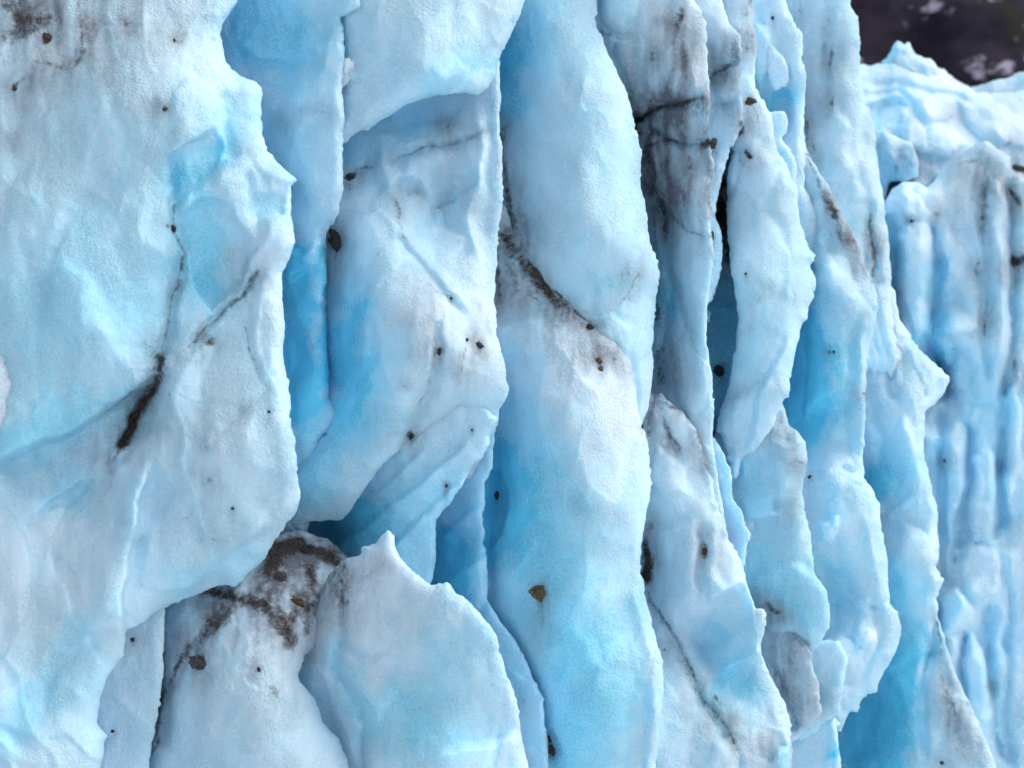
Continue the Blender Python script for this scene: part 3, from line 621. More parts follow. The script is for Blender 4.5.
# I: the large lower pillar
make_ice('ice_buttress', [(480, 230), (498, 200), (512, 200), (525, 250), (560, 290), (600, 325), (630, 360), (637, 396), (642, 425), (648, 441), (652, 480), (652, 490), (646, 515), (641, 545), (641, 575), (646, 600),
     (651, 615), (656, 640), (662, 652), (664, 690), (660, 730), (656, 768), (656, 890), (540, 890), (548, 768), (546, 740), (540, 700), (520, 655), (500, 630), (488, 605), (486, 545), (480, 520), (480, 430)], 5.74, [
    ('pts', [(500, 230, -40), (505, 280, -24), (540, 310, -6), (580, 340, 12), (510, 345, -4), (560, 360, 16), (615, 375, 20), (520, 385, 2), (570, 400, 38), (620, 420, 36), (560, 440, 42), (505, 440, -20), (492, 490, -48),
             (520, 490, 4), (560, 520, 30), (620, 500, 38), (640, 430, 22), (648, 480, 0), (640, 560, 14), (500, 560, -14), (530, 600, 14), (590, 600, 34), (640, 640, 16), (540, 680, -4), (600, 690, 30), (570, 750, -4), (640, 740, 14), (600, 820, 10)]),
    ('st', [(497, 358), (520, 352), (545, 356)], 3, -9, 22), ('st', [(500, 392), (530, 385)], 5, -5, 18), ('b', [(505, 362)], 20, .2), ('s', [(525, 310), (560, 350), (600, 400)], 20, 6),
    ('b', [(490, 470), (488, 530)], 26, .85), ('b', [(520, 450), (530, 520)], 55, .52), ('b', [(540, 620)], 55, .38), ('b', [(560, 740), (600, 690)], 50, .5), ('b', [(600, 600)], 60, .2), ('b', [(600, 420), (570, 395)], 45, -.12),
    ('l', [(484, 470), (500, 470), (508, 500), (504, 535), (488, 548), (480, 540)], -16, 12), ('r', [(490, 545), (488, 605), (520, 655), (542, 705), (548, 760)], 7, -12),
    ('st', [(555, 690), (580, 675), (630, 665)], 10, -6, 40), ('s', [(640, 430), (646, 520), (636, 600), (650, 660), (655, 740)], 10, 5), ('r', [(640, 640), (664, 660)], 8, 0),
    ('st', [(642, 430), (638, 480), (640, 560)], 4, 12, 14), ('l', [(655, 640), (700, 680), (690, 800), (640, 800), (648, 720)], 8, 12),
    ('d', [(503, 235), (520, 255), (540, 285), (560, 305)], 10, .72), ('d', [(498, 240), (496, 300)], 4, .55), ('d', [(508, 262), (515, 290)], 6, .5), ('d', [(560, 300), (590, 330), (630, 372)], 4, .45), ('d', [(525, 285), (560, 330)], 3, .4),
    ('d', [(600, 358)], 4, .7), ('d', [(530, 262), (550, 290)], 8, .8), ('si', [(520, 290), (580, 340)], 34, .42), ('si', [(560, 370)], 50, .12), ('d', [(575, 500), (585, 525)], 1.8, .35)],
    'massive pale ice buttress in the centre, bright top ledge, clear blue lower left side', R=12, T=16, back=.7, cups=(105, 5), rough=.7, seed=12, ex=20, blue=.14)

# Q: grey dirty pillar
make_ice('dirty_ice_pillar', [(585, -130), (705, -130), (695, 0), (701, 12), (707, 23), (707, 60), (711, 88), (711, 96), (709, 115), (709, 137), (712, 148), (714, 165), (710, 184), (711, 220), (714, 250), (713, 262), (709, 285),
     (708, 300), (707, 340), (709, 360), (712, 372), (714, 400), (713, 440), (718, 480), (725, 520), (730, 560), (600, 600), (585, 200)], 6.4, [
    ('pts', [(615, 10, 18), (650, 15, 18), (690, 20, 14), (610, 70, -20), (640, 60, -8), (700, 50, 16), (645, 100, -12), (700, 92, 38), (680, 80, 24), (640, 125, -46), (665, 115, -6), (705, 125, 34), (680, 140, -2), (650, 150, -34),
             (700, 160, 12), (670, 190, 4), (695, 215, 20), (655, 210, -60), (650, 290, -66), (690, 260, 12), (665, 260, -26), (690, 320, 8), (668, 350, -26), (660, 370, -40), (695, 380, 10), (680, 420, 2), (700, 470, 4), (655, 420, -20)]),
    ('l', [(597, -30), (640, -30), (636, 15), (622, 33), (612, 30), (602, 20)], 16, 12), ('b', [(615, 0)], 25, .25), ('l', [(612, 40), (628, 38), (634, 60), (628, 90), (620, 70)], 12, 8), ('l', [(602, 24), (616, 40), (610, 54)], 10, 6),
    ('s', [(630, 118), (655, 110), (680, 104), (706, 96)], 8, -18), ('s', [(650, 128), (665, 138), (690, 146), (708, 142)], 7, -16), ('s', [(645, 148), (655, 146), (662, 142)], 5, -9),
    ('r', [(662, 195), (668, 225), (670, 300), (664, 360)], 6, -12), ('s', [(672, 212), (685, 228), (704, 235)], 5, -7), ('r', [(668, 270), (685, 320), (695, 345)], 4, -6),
    ('l', [(672, 335), (690, 340), (705, 360), (709, 400), (690, 420), (668, 380)], 7, 14),
    ('s', [(706, 90), (706, 130)], 10, 8), ('s', [(690, 55), (700, 90)], 10, 6),
    ('d', [(632, 120), (655, 110), (680, 104), (705, 97)], 4, .82), ('d', [(640, 112), (632, 125), (640, 132)], 6, .6), ('d', [(650, 128), (665, 138), (690, 146), (708, 143)], 2.4, .62), ('d', [(712, 140), (704, 148)], 6, .95), ('d', [(645, 150), (660, 143)], 2, .6),
    ('d', [(648, 155), (658, 185), (666, 215), (668, 240)], 6, .62), ('d', [(655, 190)], 7, .72), ('d', [(672, 212), (685, 228), (704, 235)], 1.8, .6), ('d', [(655, 205), (655, 225)], 5, .6),
    ('d', [(668, 270), (680, 305), (690, 335), (704, 365)], 1.8, .42), ('d', [(675, 25), (682, 12)], 6, .62), ('d', [(703, 5), (700, 15)], 4, .6), ('d', [(653, 56)], 5, .72), ('d', [(676, 45), (680, 60)], 7, .42), ('d', [(694, 115), (700, 108)], 9, .5),
    ('d', [(664, 350), (662, 380)], 7, .62), ('d', [(656, 308), (658, 322)], 5, .8), ('d', [(712, 165), (711, 215)], 3, .62), ('d', [(686, 156), (688, 166)], 4, .5), ('d', [(602, 30), (610, 36)], 5, .5),
    ('b', [(690, 250), (690, 400)], 30, .12), ('b', [(655, 260), (652, 360)], 14, .4), ('b', [(662, 300)], 20, .2), ('si', [(660, 60), (660, 130)], 50, .7), ('si', [(665, 180)], 38, .5), ('si', [(690, 100)], 30, .3), ('si', [(690, 220)], 40, .22), ('si', [(690, 380)], 30, .2), ('d', [(640, 60), (648, 95), (655, 108)], 2, .4), ('d', [(690, 146), (688, 180), (676, 210)], 1.8, .38), ('d', [(655, 225), (660, 260), (656, 300)], 3, .5)],
    'grey silt stained ice pillar with two dark cracks across its upper half', R=16, T=22, back=.8, cups=(70, 4), rough=.7, seed=13, ex=30, blue=.12)

# R: dirty ridge widening downwards
make_ice('ice_ridge', [(600, 480), (636, 440), (648, 415), (655, 394), (660, 392), (668, 400), (683, 412), (697, 430), (703, 450), (709, 470), (714, 482), (716, 500), (724, 520), (730, 540), (739, 556), (745, 575), (752, 598), (758, 612),
     (762, 610), (766, 622), (762, 640), (762, 655), (769, 675), (778, 690), (788, 708), (790, 725), (790, 745), (789, 768), (794, 890), (610, 890), (610, 620)], 6.15, [
    ('pts', [(657, 400, -4), (650, 470, -8), (690, 430, 14), (700, 480, 10), (670, 500, 14), (690, 550, 20), (650, 560, -30), (655, 600, -24), (690, 600, 16), (730, 560, 14), (735, 600, 20), (708, 640, -22), (725, 650, -4), (755, 640, 14),
             (690, 670, 8), (680, 720, 20), (730, 690, -6), (735, 730, 22), (775, 725, 16), (650, 660, -12), (660, 740, 24), (720, 800, 20)]),
    ('r', [(704, 520), (703, 570), (700, 640), (712, 662), (725, 690)], 6, -12), ('st', [(702, 640), (708, 610), (730, 585)], 5, -14, 26), ('l', [(703, 600), (745, 580), (758, 630), (755, 655), (720, 672), (702, 648)], -12, 22),
    ('st', [(720, 676), (745, 662), (764, 652)], 4, -14, 24), ('b', [(714, 642)], 18, .22), ('b', [(732, 620)], 30, .16), ('b', [(735, 685)], 24, .5), ('st', [(770, 768), (778, 752), (790, 745)], 4, 14, 20), ('b', [(780, 765)], 12, .4),
    ('r', [(645, 600), (675, 645), (700, 690), (720, 730), (745, 775)], 6, -9), ('l', [(655, 440), (683, 470), (685, 490), (665, 498), (648, 480)], 10, 14), ('r', [(662, 400), (672, 440), (680, 455)], 4, -6),
    ('r', [(642, 530), (670, 522), (690, 515)], 5, -6), ('r', [(690, 412), (704, 455), (716, 500), (732, 545)], 5, 6),
    ('l', [(715, 740), (730, 735), (740, 755), (738, 800), (700, 800)], 10, 12),
    ('d', [(657, 395), (650, 420), (648, 435)], 4, .65), ('d', [(660, 395), (668, 420), (672, 438), (680, 450)], 3.6, .6), ('d', [(665, 400), (685, 412), (700, 440), (705, 462)], 3.2, .7), ('d', [(708, 465), (713, 475)], 4, .8), ('d', [(716, 480), (718, 500), (726, 530)], 2.2, .55),
    ('d', [(656, 392)], 8, .75), ('d', [(645, 545), (648, 560), (645, 580)], 7, .95), ('d', [(642, 530), (650, 526)], 4, .6), ('d', [(648, 595), (670, 630), (690, 665), (705, 695), (720, 720), (735, 742)], 2.6, .62), ('d', [(685, 660), (700, 690), (715, 720)], 7, .42),
    ('d', [(705, 545), (706, 556)], 5, .8), ('d', [(755, 740), (765, 752)], 4, .35), ('d', [(718, 695), (722, 702)], 3.5, .6), ('d', [(663, 648)], 2.5, .8),
    ('si', [(680, 440)], 36, .32), ('si', [(710, 710), (750, 750)], 34, .36), ('si', [(650, 420)], 20, .3), ('si', [(700, 520)], 30, .1)],
    'long whitish ice ridge with thin dirt seams, widening from a dirty tip downwards', R=14, T=20, back=.8, cups=(70, 5), rough=.8, seed=14, ex=30, blue=.18)

make_ice('nub', [(752, 608), (764, 609), (767, 614), (766, 626), (760, 630), (752, 628)], 6.02, [('pts', [(760, 612, 4), (764, 620, 4), (758, 626, 2), (756, 616, 0)])],
    'x', R=6, T=8, back=.12, cups=(10, 1), seed=92, blue=.0, silt=0, parent=by_label_0('long whitish ice ridge'), crumb=.7, step=1.5)
# S: narrow grey pillar, and a splinter below it
make_ice('ice_spire', [(690, -130), (732, -130), (722, 0), (730, 26), (741, 34), (743, 50), (741, 78), (742, 98), (744, 122), (738, 138), (730, 150), (726, 165), (722, 180), (716, 205), (713, 260), (690, 260), (690, 0)], 6.9, [
    ('pts', [(700, 10, 8), (725, 40, 16), (715, 70, -6), (735, 80, 12), (712, 100, -8), (735, 110, 10), (720, 140, -4), (712, 180, -6), (716, 0, 4)]),
    ('s', [(710, 80), (722, 68), (738, 58)], 6, -9), ('r', [(712, 100), (725, 106), (738, 98)], 4, -6), ('l', [(716, 70), (736, 62), (740, 85), (730, 104), (716, 100)], 8, 10),
    ('d', [(708, 82), (720, 70), (728, 62)], 3, .65), ('d', [(732, 45), (735, 55)], 8, .6), ('d', [(728, 50)], 5, .5), ('d', [(713, 105), (728, 106)], 3, .4), ('d', [(740, 125)], 5, .7), ('d', [(715, 150), (716, 180)], 3, .4), ('d', [(728, 115)], 3, .5),
    ('si', [(722, 60)], 30, .5), ('si', [(725, 120)], 26, .3)],
    'narrow silt speckled ice spire beside the grey cracked pillar', R=10, T=16, back=.7, cups=(40, 3), rough=.8, seed=15, ex=20, blue=.16)
make_ice('ice_splinter', [(704, 190), (716, 220), (722, 235), (723, 255), (719, 275), (713, 300), (700, 320), (700, 200)], 6.95, [('b', [(715, 260)], 20, .2), ('d', [(714, 215), (712, 200)], 4, .6)],
    'short curved ice splinter in the dark slot behind the grey cracked pillar', R=8, T=12, back=.4, cups=(30, 2), seed=16, ex=20, blue=.3)

# back of the dark slot
make_ice('ice_slot', [(690, 150), (760, 150), (760, 480), (750, 600), (700, 600), (700, 420)], 8.2, [('pts', [(715, 200, -20), (735, 200, -10), (720, 300, -10), (735, 340, 4), (720, 430, 0), (712, 420, 10), (735, 470, 20)]),
    ('b', [(722, 300), (722, 420)], 26, .45), ('d', [(722, 185), (726, 215), (730, 240), (731, 262)], 7, 1.0), ('d', [(720, 190), (722, 215)], 6, .9), ('d', [(712, 430), (716, 440)], 5, .8), ('si', [(722, 240)], 26, .4)],
    'dirty blue back of the narrow dark slot right of the grey cracked pillar', R=5, T=5, back=.6, cups=(60, 5), seed=17, blue=.35)
make_ice('ice_wedge', [(705, 430), (715, 438), (724, 452), (731, 470), (733, 500), (742, 512), (749, 535), (748, 552), (744, 568), (744, 600), (700, 600), (700, 440)], 6.9, [
    ('pts', [(714, 450, -6), (722, 480, 6), (728, 520, -4), (740, 540, 6), (735, 570, 2)]), ('st', [(716, 440), (725, 480), (730, 510)], 3, 6, 12), ('b', [(725, 480)], 20, .15)],
    'small wedge of ice behind the dirty ridge, under the tongue shaped slab', R=6, T=8, back=.4, cups=(40, 3), seed=18, ex=20, blue=.2)

# T: tongue shaped slab
make_ice('ice_tongue', [(738, -130), (772, -130), (752, 0), (754, 20), (757, 45), (755, 75), (756, 88), (764, 100), (772, 118), (776, 135), (776, 150), (787, 168), (795, 188), (798, 208), (801, 222), (806, 240), (812, 250), (818, 252), (817, 260), (811, 265),
     (816, 280), (815, 295), (811, 308), (808, 319), (802, 323), (800, 332), (797, 348), (793, 365), (789, 380), (790, 390), (789, 397), (784, 398), (779, 412), (774, 425), (764, 440), (754, 452), (746, 456), (742, 462), (740, 475), (735, 480), (731, 477),
     (731, 462), (726, 445), (716, 432), (720, 410), (728, 385), (735, 350), (738, 320), (737, 300), (731, 275), (727, 230), (726, 195), (727, 175), (733, 152), (728, 140), (722, 95), (722, 60), (716, -130)], 7.15, [
    ('pts', [(748, 30, 0), (750, 90, 2), (748, 140, 4), (735, 200, -8), (760, 180, 14), (745, 250, 14), (775, 230, 18), (795, 240, 8), (790, 290, 22), (755, 300, 20), (745, 340, 8), (780, 340, 16), (735, 390, -4), (760, 390, 16), (730, 430, -6), (745, 440, 4), (812, 258, 2), (805, 300, 10)]),
    ('st', [(738, 335), (752, 315), (775, 295), (786, 275)], 4, -8, 22), ('st', [(757, 395), (775, 360), (790, 335)], 4, 8, 18), ('st', [(745, 455), (755, 420), (755, 400), (770, 375)], 3, 10, 14), ('r', [(742, 395), (738, 430)], 8, 4),
    ('r', [(790, 225), (793, 260), (790, 300)], 6, 5), ('s', [(728, 200), (735, 175), (742, 150)], 5, -6), ('r', [(765, 200), (790, 240)], 6, -4), ('st', [(725, 400), (750, 388), (760, 380)], 3, 4, 14),
    ('d', [(760, 380), (742, 392), (728, 400)], 1.8, .45), ('d', [(772, 285), (758, 305), (743, 325), (735, 340)], 1.8, .42), ('d', [(750, 105), (756, 112), (759, 120)], 2.5, .6), ('d', [(739, 125), (741, 132)], 5, .75), ('d', [(749, 155), (752, 158)], 4, .9),
    ('d', [(752, 0), (742, 30)], 6, .45), ('d', [(745, 50)], 3, .7), ('d', [(733, 150), (742, 165)], 3, .4), ('d', [(765, 148)], 2.5, .6), ('si', [(745, 40)], 16, .4), ('si', [(745, 120)], 14, .25), ('b', [(745, 350)], 50, .14), ('b', [(780, 270)], 40, .08)],
    'long tongue shaped ice slab hanging beside the dark slot, right of centre', R=14, T=22, back=.7, cups=(60, 4), rough=.8, seed=19, blue=.2)

# V: block under the tongue
make_ice('ice_outcrop', [(738, 440), (765, 400), (780, 400), (784, 408), (788, 422), (797, 430), (805, 442), (808, 458), (805, 475), (803, 490), (806, 515), (812, 540), (812, 560), (815, 575), (826, 590), (830, 610), (830, 628), (822, 642), (812, 655), (800, 645),
     (788, 628), (775, 620), (764, 612), (755, 600), (748, 578), (744, 560), (736, 520), (732, 478)], 7.3, [
    ('pts', [(750, 460, -8), (780, 420, 4), (795, 450, 16), (770, 480, 6), (795, 500, 12), (745, 520, -14), (775, 540, 0), (800, 540, 14), (765, 575, 8), (795, 580, 14), (760, 600, -18), (790, 620, -14), (820, 610, 6), (812, 645, -4)]),
    ('st', [(745, 522), (760, 518), (778, 515)], 4, -12, 20), ('r', [(770, 470), (776, 510)], 4, -7), ('r', [(776, 500), (782, 440)], 10, 5), ('st', [(750, 575), (790, 565), (812, 575)], 6, 10, 26),
    ('b', [(748, 490), (745, 560)], 26, .3), ('b', [(790, 600)], 34, .3), ('d', [(780, 405), (782, 420), (790, 440)], 5, .4), ('d', [(799, 464), (805, 468)], 3, .5), ('si', [(790, 440)], 24, .4), ('si', [(795, 510)], 24, .2), ('d', [(765, 605), (775, 612)], 6, .7), ('si', [(775, 605)], 30, .35)],
    'lumpy overhanging ice knob below the tongue shaped slab', R=14, T=26, back=.7, cups=(50, 5), seed=20, ex=30, blue=.26)

# grey blocks in the shaded hollow below it
make_ice('ice_chunk', [(755, 600), (765, 610), (785, 622), (800, 636), (810, 648), (812, 665), (820, 690), (822, 712), (812, 725), (800, 733), (794, 745), (791, 768), (790, 900), (740, 900), (740, 600)], 7.6, [
    ('pts', [(765, 640, -6), (790, 650, 12), (800, 690, 8), (780, 700, -4), (815, 710, 4), (770, 620, -10), (790, 740, -10)]), ('s', [(772, 670), (785, 688), (794, 712), (792, 735)], 7, -14), ('r', [(812, 690), (800, 720)], 6, 4),
    ('d', [(765, 612), (790, 628), (805, 645)], 2.4, .5), ('d', [(775, 672), (790, 695), (795, 725)], 2, .5), ('si', [(790, 660), (800, 700)], 36, .5), ('d', [(802, 720), (796, 730)], 3, .5)],
    'grey shaded ice chunk in the hollow under the lumpy knob', R=10, T=16, back=.5, cups=(50, 4), seed=21, ex=30, blue=.2)
make_ice('ice_tooth', [(810, 640), (840, 640), (848, 660), (842, 690), (840, 712), (832, 718), (822, 724), (816, 735), (800, 740), (800, 700), (812, 690)], 7.75, [
    ('pts', [(820, 660, 4), (835, 690, 8), (818, 715, -2), (828, 670, 0)]), ('st', [(816, 690), (835, 700), (842, 690)], 4, -8, 12), ('si', [(825, 690)], 24, .3)],
    'tooth shaped pale ice lump hanging beside the grey shaded chunk', R=8, T=12, back=.4, cups=(30, 3), seed=22, ex=20, blue=.25)
make_ice('ice_pedestal', [(760, 735), (800, 732), (820, 722), (835, 715), (838, 740), (842, 768), (845, 900), (760, 900)], 8.0, [
    ('pts', [(795, 750, -4), (815, 740, 6), (830, 760, 4), (800, 800, 0)]), ('st', [(830, 725), (834, 745), (836, 790)], 3, -12, 12), ('b', [(838, 750)], 8, .7)],
    'smooth pale ice foot at the bottom edge right of the dirty ridge', R=8, T=10, back=.5, cups=(40, 3), seed=23, ex=20, blue=.2)

# U: bright fluted ribs at the top
make_ice('ice_flute', [(745, -130), (800, -130), (785, 0), (793, 18), (802, 34), (803, 60), (807, 70), (805, 100), (804, 130), (805, 160), (805, 185), (818, 215), (830, 260), (800, 280), (745, 200)], 8.2, [
    ('pts', [(765, 10, 10), (790, 30, 16), (797, 80, 14), (765, 60, 6), (783, 100, -14), (795, 150, 10), (770, 80, 2), (790, 200, 4), (760, -60, 5), (810, 220, -4)]),
    ('l', [(752, 22), (765, 28), (771, 38), (770, 60), (760, 100), (752, 80)], 9, 8), ('b', [(785, 95), (780, 105)], 12, .7), ('b', [(762, 80)], 14, .2), ('r', [(800, 60), (798, 130), (795, 200)], 7, 6), ('r', [(797, 170), (797, 230)], 4, -5), ('r', [(755, 0), (762, 30)], 5, -6)],
    'smooth bright fluted ice rib at the top, behind the tongue shaped slab', R=10, T=16, back=.7, cups=(45, 4), seed=24, ex=20, blue=.16, silt=0, mat=ICE_MID)
make_ice('ice_nub', [(765, 44), (774, 45), (785, 58), (789, 72), (790, 80), (786, 86), (774, 92), (768, 84), (766, 60)], 7.9, [('pts', [(775, 55, 2), (785, 75, 4), (770, 75, 0), (775, 88, -4)]), ('st', [(772, 84), (780, 76), (789, 75)], 3, 6, 8)],
    'small curled ice nub sticking out above a blue pocket near the top', R=8, T=12, back=.2, cups=(30, 2), seed=25, blue=.05, silt=0, mat=ICE_MID)
make_ice('ice_lump', [(745, 105), (762, 108), (774, 112), (784, 111), (788, 120), (787, 132), (783, 140), (790, 148), (796, 165), (797, 190), (800, 230), (785, 240), (760, 200), (745, 150)], 7.7, [('pts', [(760, 115, 4), (780, 122, 8), (775, 145, -2), (788, 170, 4), (770, 190, -4), (790, 210, 2)]),
    ('st', [(758, 130), (772, 136), (786, 138)], 3, 6, 10), ('b', [(765, 165)], 20, .2)],
    'lumpy white ice bump beside the brown stone near the top right', R=8, T=12, back=.4, cups=(30, 3), seed=26, ex=20, blue=.12, silt=0, mat=ICE_MID)

# W: wall right of the tongue, with the deep blue pocket and the hanging lumps
make_ice('ice_curtain', [(780, 200), (800, 100), (806, 150), (818, 170), (830, 188), (850, 225), (862, 255), (874, 285), (878, 305), (874, 330), (868, 352), (866, 395), (864, 440), (863, 478), (872, 488), (880, 505), (880, 518), (883, 535),
     (888, 560), (889, 585), (890, 603), (898, 612), (902, 627), (898, 648), (889, 666), (880, 680), (877, 693), (868, 695), (862, 702), (858, 712), (849, 712), (841, 732), (830, 726), (818, 712), (810, 690), (800, 560), (785, 450)], 8.3, [
    ('pts', [(815, 190, 0), (835, 230, 12), (855, 270, 16), (815, 250, -6), (825, 270, 16), (850, 300, 24), (866, 320, 8), (805, 300, -20), (830, 320, 4), (800, 370, -40), (805, 420, -36), (840, 370, 6), (860, 400, 2), (820, 450, -12),
             (850, 460, 0), (815, 490, 0), (835, 480, 18), (855, 500, 10), (872, 510, 6), (825, 530, 10), (850, 540, 4), (825, 560, 0), (835, 600, -20), (870, 560, 8), (880, 600, 6), (860, 620, 2), (845, 660, 6), (825, 650, 0), (892, 630, -2), (875, 680, -16), (845, 700, -16), (830, 715, -22)]),
    ('l', [(826, 506), (835, 486), (850, 476), (864, 478), (876, 492), (890, 520), (892, 598), (868, 606), (852, 590), (840, 570), (836, 530)], 9, 16),
    ('l', [(815, 645), (826, 636), (840, 631), (853, 638), (861, 652), (863, 666), (855, 679), (842, 682), (828, 676), (817, 662)], 13, 12),
    ('l', [(856, 600), (868, 596), (873, 612), (877, 640), (875, 654), (865, 663), (856, 656), (853, 630)], 10, 9), ('l', [(862, 640), (868, 632), (876, 636), (877, 644), (870, 650), (862, 650)], 7, 6), ('b', [(868, 641)], 8, -.2),
    ('l', [(882, 602), (894, 600), (906, 626), (900, 650), (889, 670), (879, 684), (870, 690), (862, 680), (876, 658), (882, 635)], 8, 10),
    ('l', [(832, 684), (850, 684), (866, 692), (862, 706), (855, 714), (844, 706), (834, 698)], 8, 8), ('l', [(820, 700), (838, 702), (851, 712), (845, 732), (830, 726)], 8, 8), ('r', [(832, 600), (832, 630)], 9, -8),
    ('l', [(845, 300), (858, 296), (872, 310), (876, 322), (868, 332), (858, 330), (846, 320)], 8, 9),
    ('l', [(812, 235), (822, 228), (828, 245), (838, 268), (860, 285), (862, 300), (850, 330), (848, 400), (800, 420), (812, 300)], 12, 16), ('st', [(824, 290), (840, 298), (858, 304)], 4, -8, 14),
    ('st', [(864, 330), (864, 478)], 3, 12, 14), ('b', [(798, 330), (796, 380), (800, 430)], 26, .95), ('b', [(815, 400)], 36, .42), ('b', [(822, 335)], 26, .25), ('b', [(826, 565)], 12, .35), ('b', [(838, 590)], 22, .3), ('b', [(850, 500)], 22, .12),
    ('st', [(806, 418), (820, 400), (842, 385)], 4, -8, 20), ('st', [(825, 480), (845, 462), (858, 472)], 4, -9, 14), ('st', [(830, 500), (850, 482), (870, 486)], 4, -8, 14), ('r', [(861, 320), (863, 400), (863, 470)], 5, 5),
    ('l', [(815, 520), (840, 515), (840, 530), (832, 545), (820, 540)], 14, 8),
    ('d', [(808, 158), (820, 185), (832, 210), (842, 232)], 3, .6), ('d', [(825, 195), (832, 215)], 5, .75), ('d', [(838, 225), (842, 238)], 5, .6), ('d', [(815, 170), (850, 240), (870, 280)], 6, .3), ('si', [(830, 195), (865, 270)], 14, .4), ('d', [(875, 285)], 2.5, .7),
    ('d', [(829, 352)], 2.5, .9), ('d', [(864, 395)], 3, .6)],
    'pale ice curtain with a deep blue pocket at its left and knobbly hanging lower edge', R=9, T=16, back=.8, cups=(50, 5), rough=.9, seed=27, ex=20, blue=.22, mat=ICE_MID)
# Z1: strip right of the curtain, with the dark blue hollow at its foot
make_ice('ice_strip', [(840, 230), (895, 290), (900, 315), (906, 328), (915, 342), (931, 360), (949, 376), (950, 382), (944, 395), (934, 405), (926, 412), (924, 440), (928, 470), (934, 495), (938, 510), (939, 545), (938, 570), (944, 580), (937, 598),
     (937, 615), (943, 635), (954, 668), (968, 700), (978, 722), (990, 745), (996, 768), (1010, 900), (825, 900), (835, 600), (850, 470), (850, 300)], 9.6, [
    ('pts', [(880, 300, 6), (885, 350, 8), (905, 370, 12), (935, 378, 4), (890, 420, 14), (905, 440, 16), (872, 460, -18), (885, 500, -12), (885, 480, -6), (915, 480, 12), (925, 530, 10), (900, 550, 14), (930, 570, 22), (895, 600, 2), (915, 640, 0),
             (870, 700, -60), (850, 740, -70), (895, 680, -10), (905, 740, 0), (925, 650, 4), (940, 700, 14), (960, 740, 18), (930, 760, 14), (880, 760, -40)]),
    ('s', [(935, 610), (932, 650), (920, 690), (925, 760)], 8, -10), ('st', [(868, 400), (878, 440), (872, 470)], 4, 10, 14), ('l', [(868, 465), (880, 445), (905, 420), (920, 450), (922, 490), (905, 510), (880, 515), (866, 490)], 8, 14),
    ('st', [(882, 514), (900, 508), (916, 490)], 4, 10, 16), ('l', [(893, 345), (905, 338), (918, 350), (925, 385), (915, 410), (900, 400), (892, 370)], 9, 9), ('l', [(910, 345), (950, 378), (925, 395), (918, 370)], 8, 9), ('r', [(880, 300), (892, 350), (890, 400)], 4, -8),
    ('l', [(900, 520), (925, 535), (938, 560), (935, 590), (905, 600), (890, 560)], 10, 16), ('st', [(925, 430), (922, 470), (935, 520)], 3, 7, 10), ('st', [(905, 420), (920, 470), (922, 520)], 3, 6, 10),
    ('b', [(868, 475), (876, 495)], 16, .75), ('b', [(890, 470)], 26, .3), ('b', [(890, 590), (898, 650)], 26, .42), ('b', [(875, 680), (860, 730), (870, 780)], 34, 1.0), ('b', [(895, 720)], 28, .45), ('b', [(905, 360)], 20, .15), ('b', [(930, 640)], 20, .12),
    ('d', [(937, 622), (941, 655), (944, 690), (955, 715)], 2.4, .55), ('d', [(945, 700), (960, 740)], 4, .35), ('si', [(950, 690), (970, 750)], 20, .35), ('d', [(878, 290), (872, 310), (876, 330)], 2, .5), ('d', [(940, 560)], 3, .5), ('d', [(942, 764)], 3, .7),
    ('si', [(905, 350)], 20, .14)],
    'long wavy strip of pale ice, a deep blue hollow at its foot', R=9, T=18, back=.9, cups=(48, 5), rough=.9, seed=29, ex=20, blue=.2, mat=ICE_MID)

# X: tall rounded pillar against the mountain
make_ice('ice_tower', [(788, -130), (852, -130), (851, 0), (852, 8), (858, 17), (860, 32), (861, 55), (859, 75), (863, 92), (868, 106), (874, 122), (876, 140), (877, 156), (881, 180), (886, 212), (889, 245), (892, 290), (895, 330), (905, 360), (890, 380),
     (868, 300), (852, 262), (835, 230), (818, 190), (806, 165), (803, 130), (804, 70), (803, 40), (793, 10)], 9.2, [
    ('pts', [(815, 0, 10), (840, 20, 22), (830, 80, 16), (810, 100, -8), (850, 60, 16), (850, 110, 18), (820, 140, 12), (850, 170, 30), (830, 180, 18), (868, 130, 12), (872, 180, 6), (850, 220, 4), (870, 220, -6), (885, 260, 2), (865, 270, -6), (895, 350, 0), (830, -60, 12)]),
    ('r', [(828, 0), (823, 50), (826, 100)], 5, -6), ('r', [(868, 130), (860, 170), (866, 210), (866, 270)], 5, -8), ('st', [(822, 115), (835, 105), (852, 125)], 5, 6, 18), ('r', [(870, 195), (873, 240), (880, 290)], 4, -8), ('l', [(852, 180), (862, 180), (866, 192), (858, 200), (850, 195)], 8, 6),
    ('d', [(832, 50), (831, 68)], 3.5, .6), ('d', [(831, 97), (830, 104)], 3, .7), ('d', [(828, 20), (822, 55)], 3, .35), ('d', [(806, 120), (805, 150), (814, 160)], 3.4, .55), ('d', [(812, 150)], 5, .65), ('d', [(870, 215), (873, 240), (876, 275)], 3.6, .65), ('d', [(800, 0), (800, 15)], 3, .45),
    ('d', [(878, 145), (880, 172)], 2, .4), ('si', [(830, 60)], 18, .35), ('si', [(873, 240)], 14, .4), ('si', [(815, 155)], 14, .35), ('si', [(850, 120)], 40, .12), ('b', [(855, 220)], 18, .3), ('b', [(850, 150)], 40, .06)],
    'tall rounded ice tower standing against the dark mountain', R=14, T=30, back=1.6, cups=(60, 4), rough=.8, seed=30, ex=30, blue=.16, mat=ICE_MID)

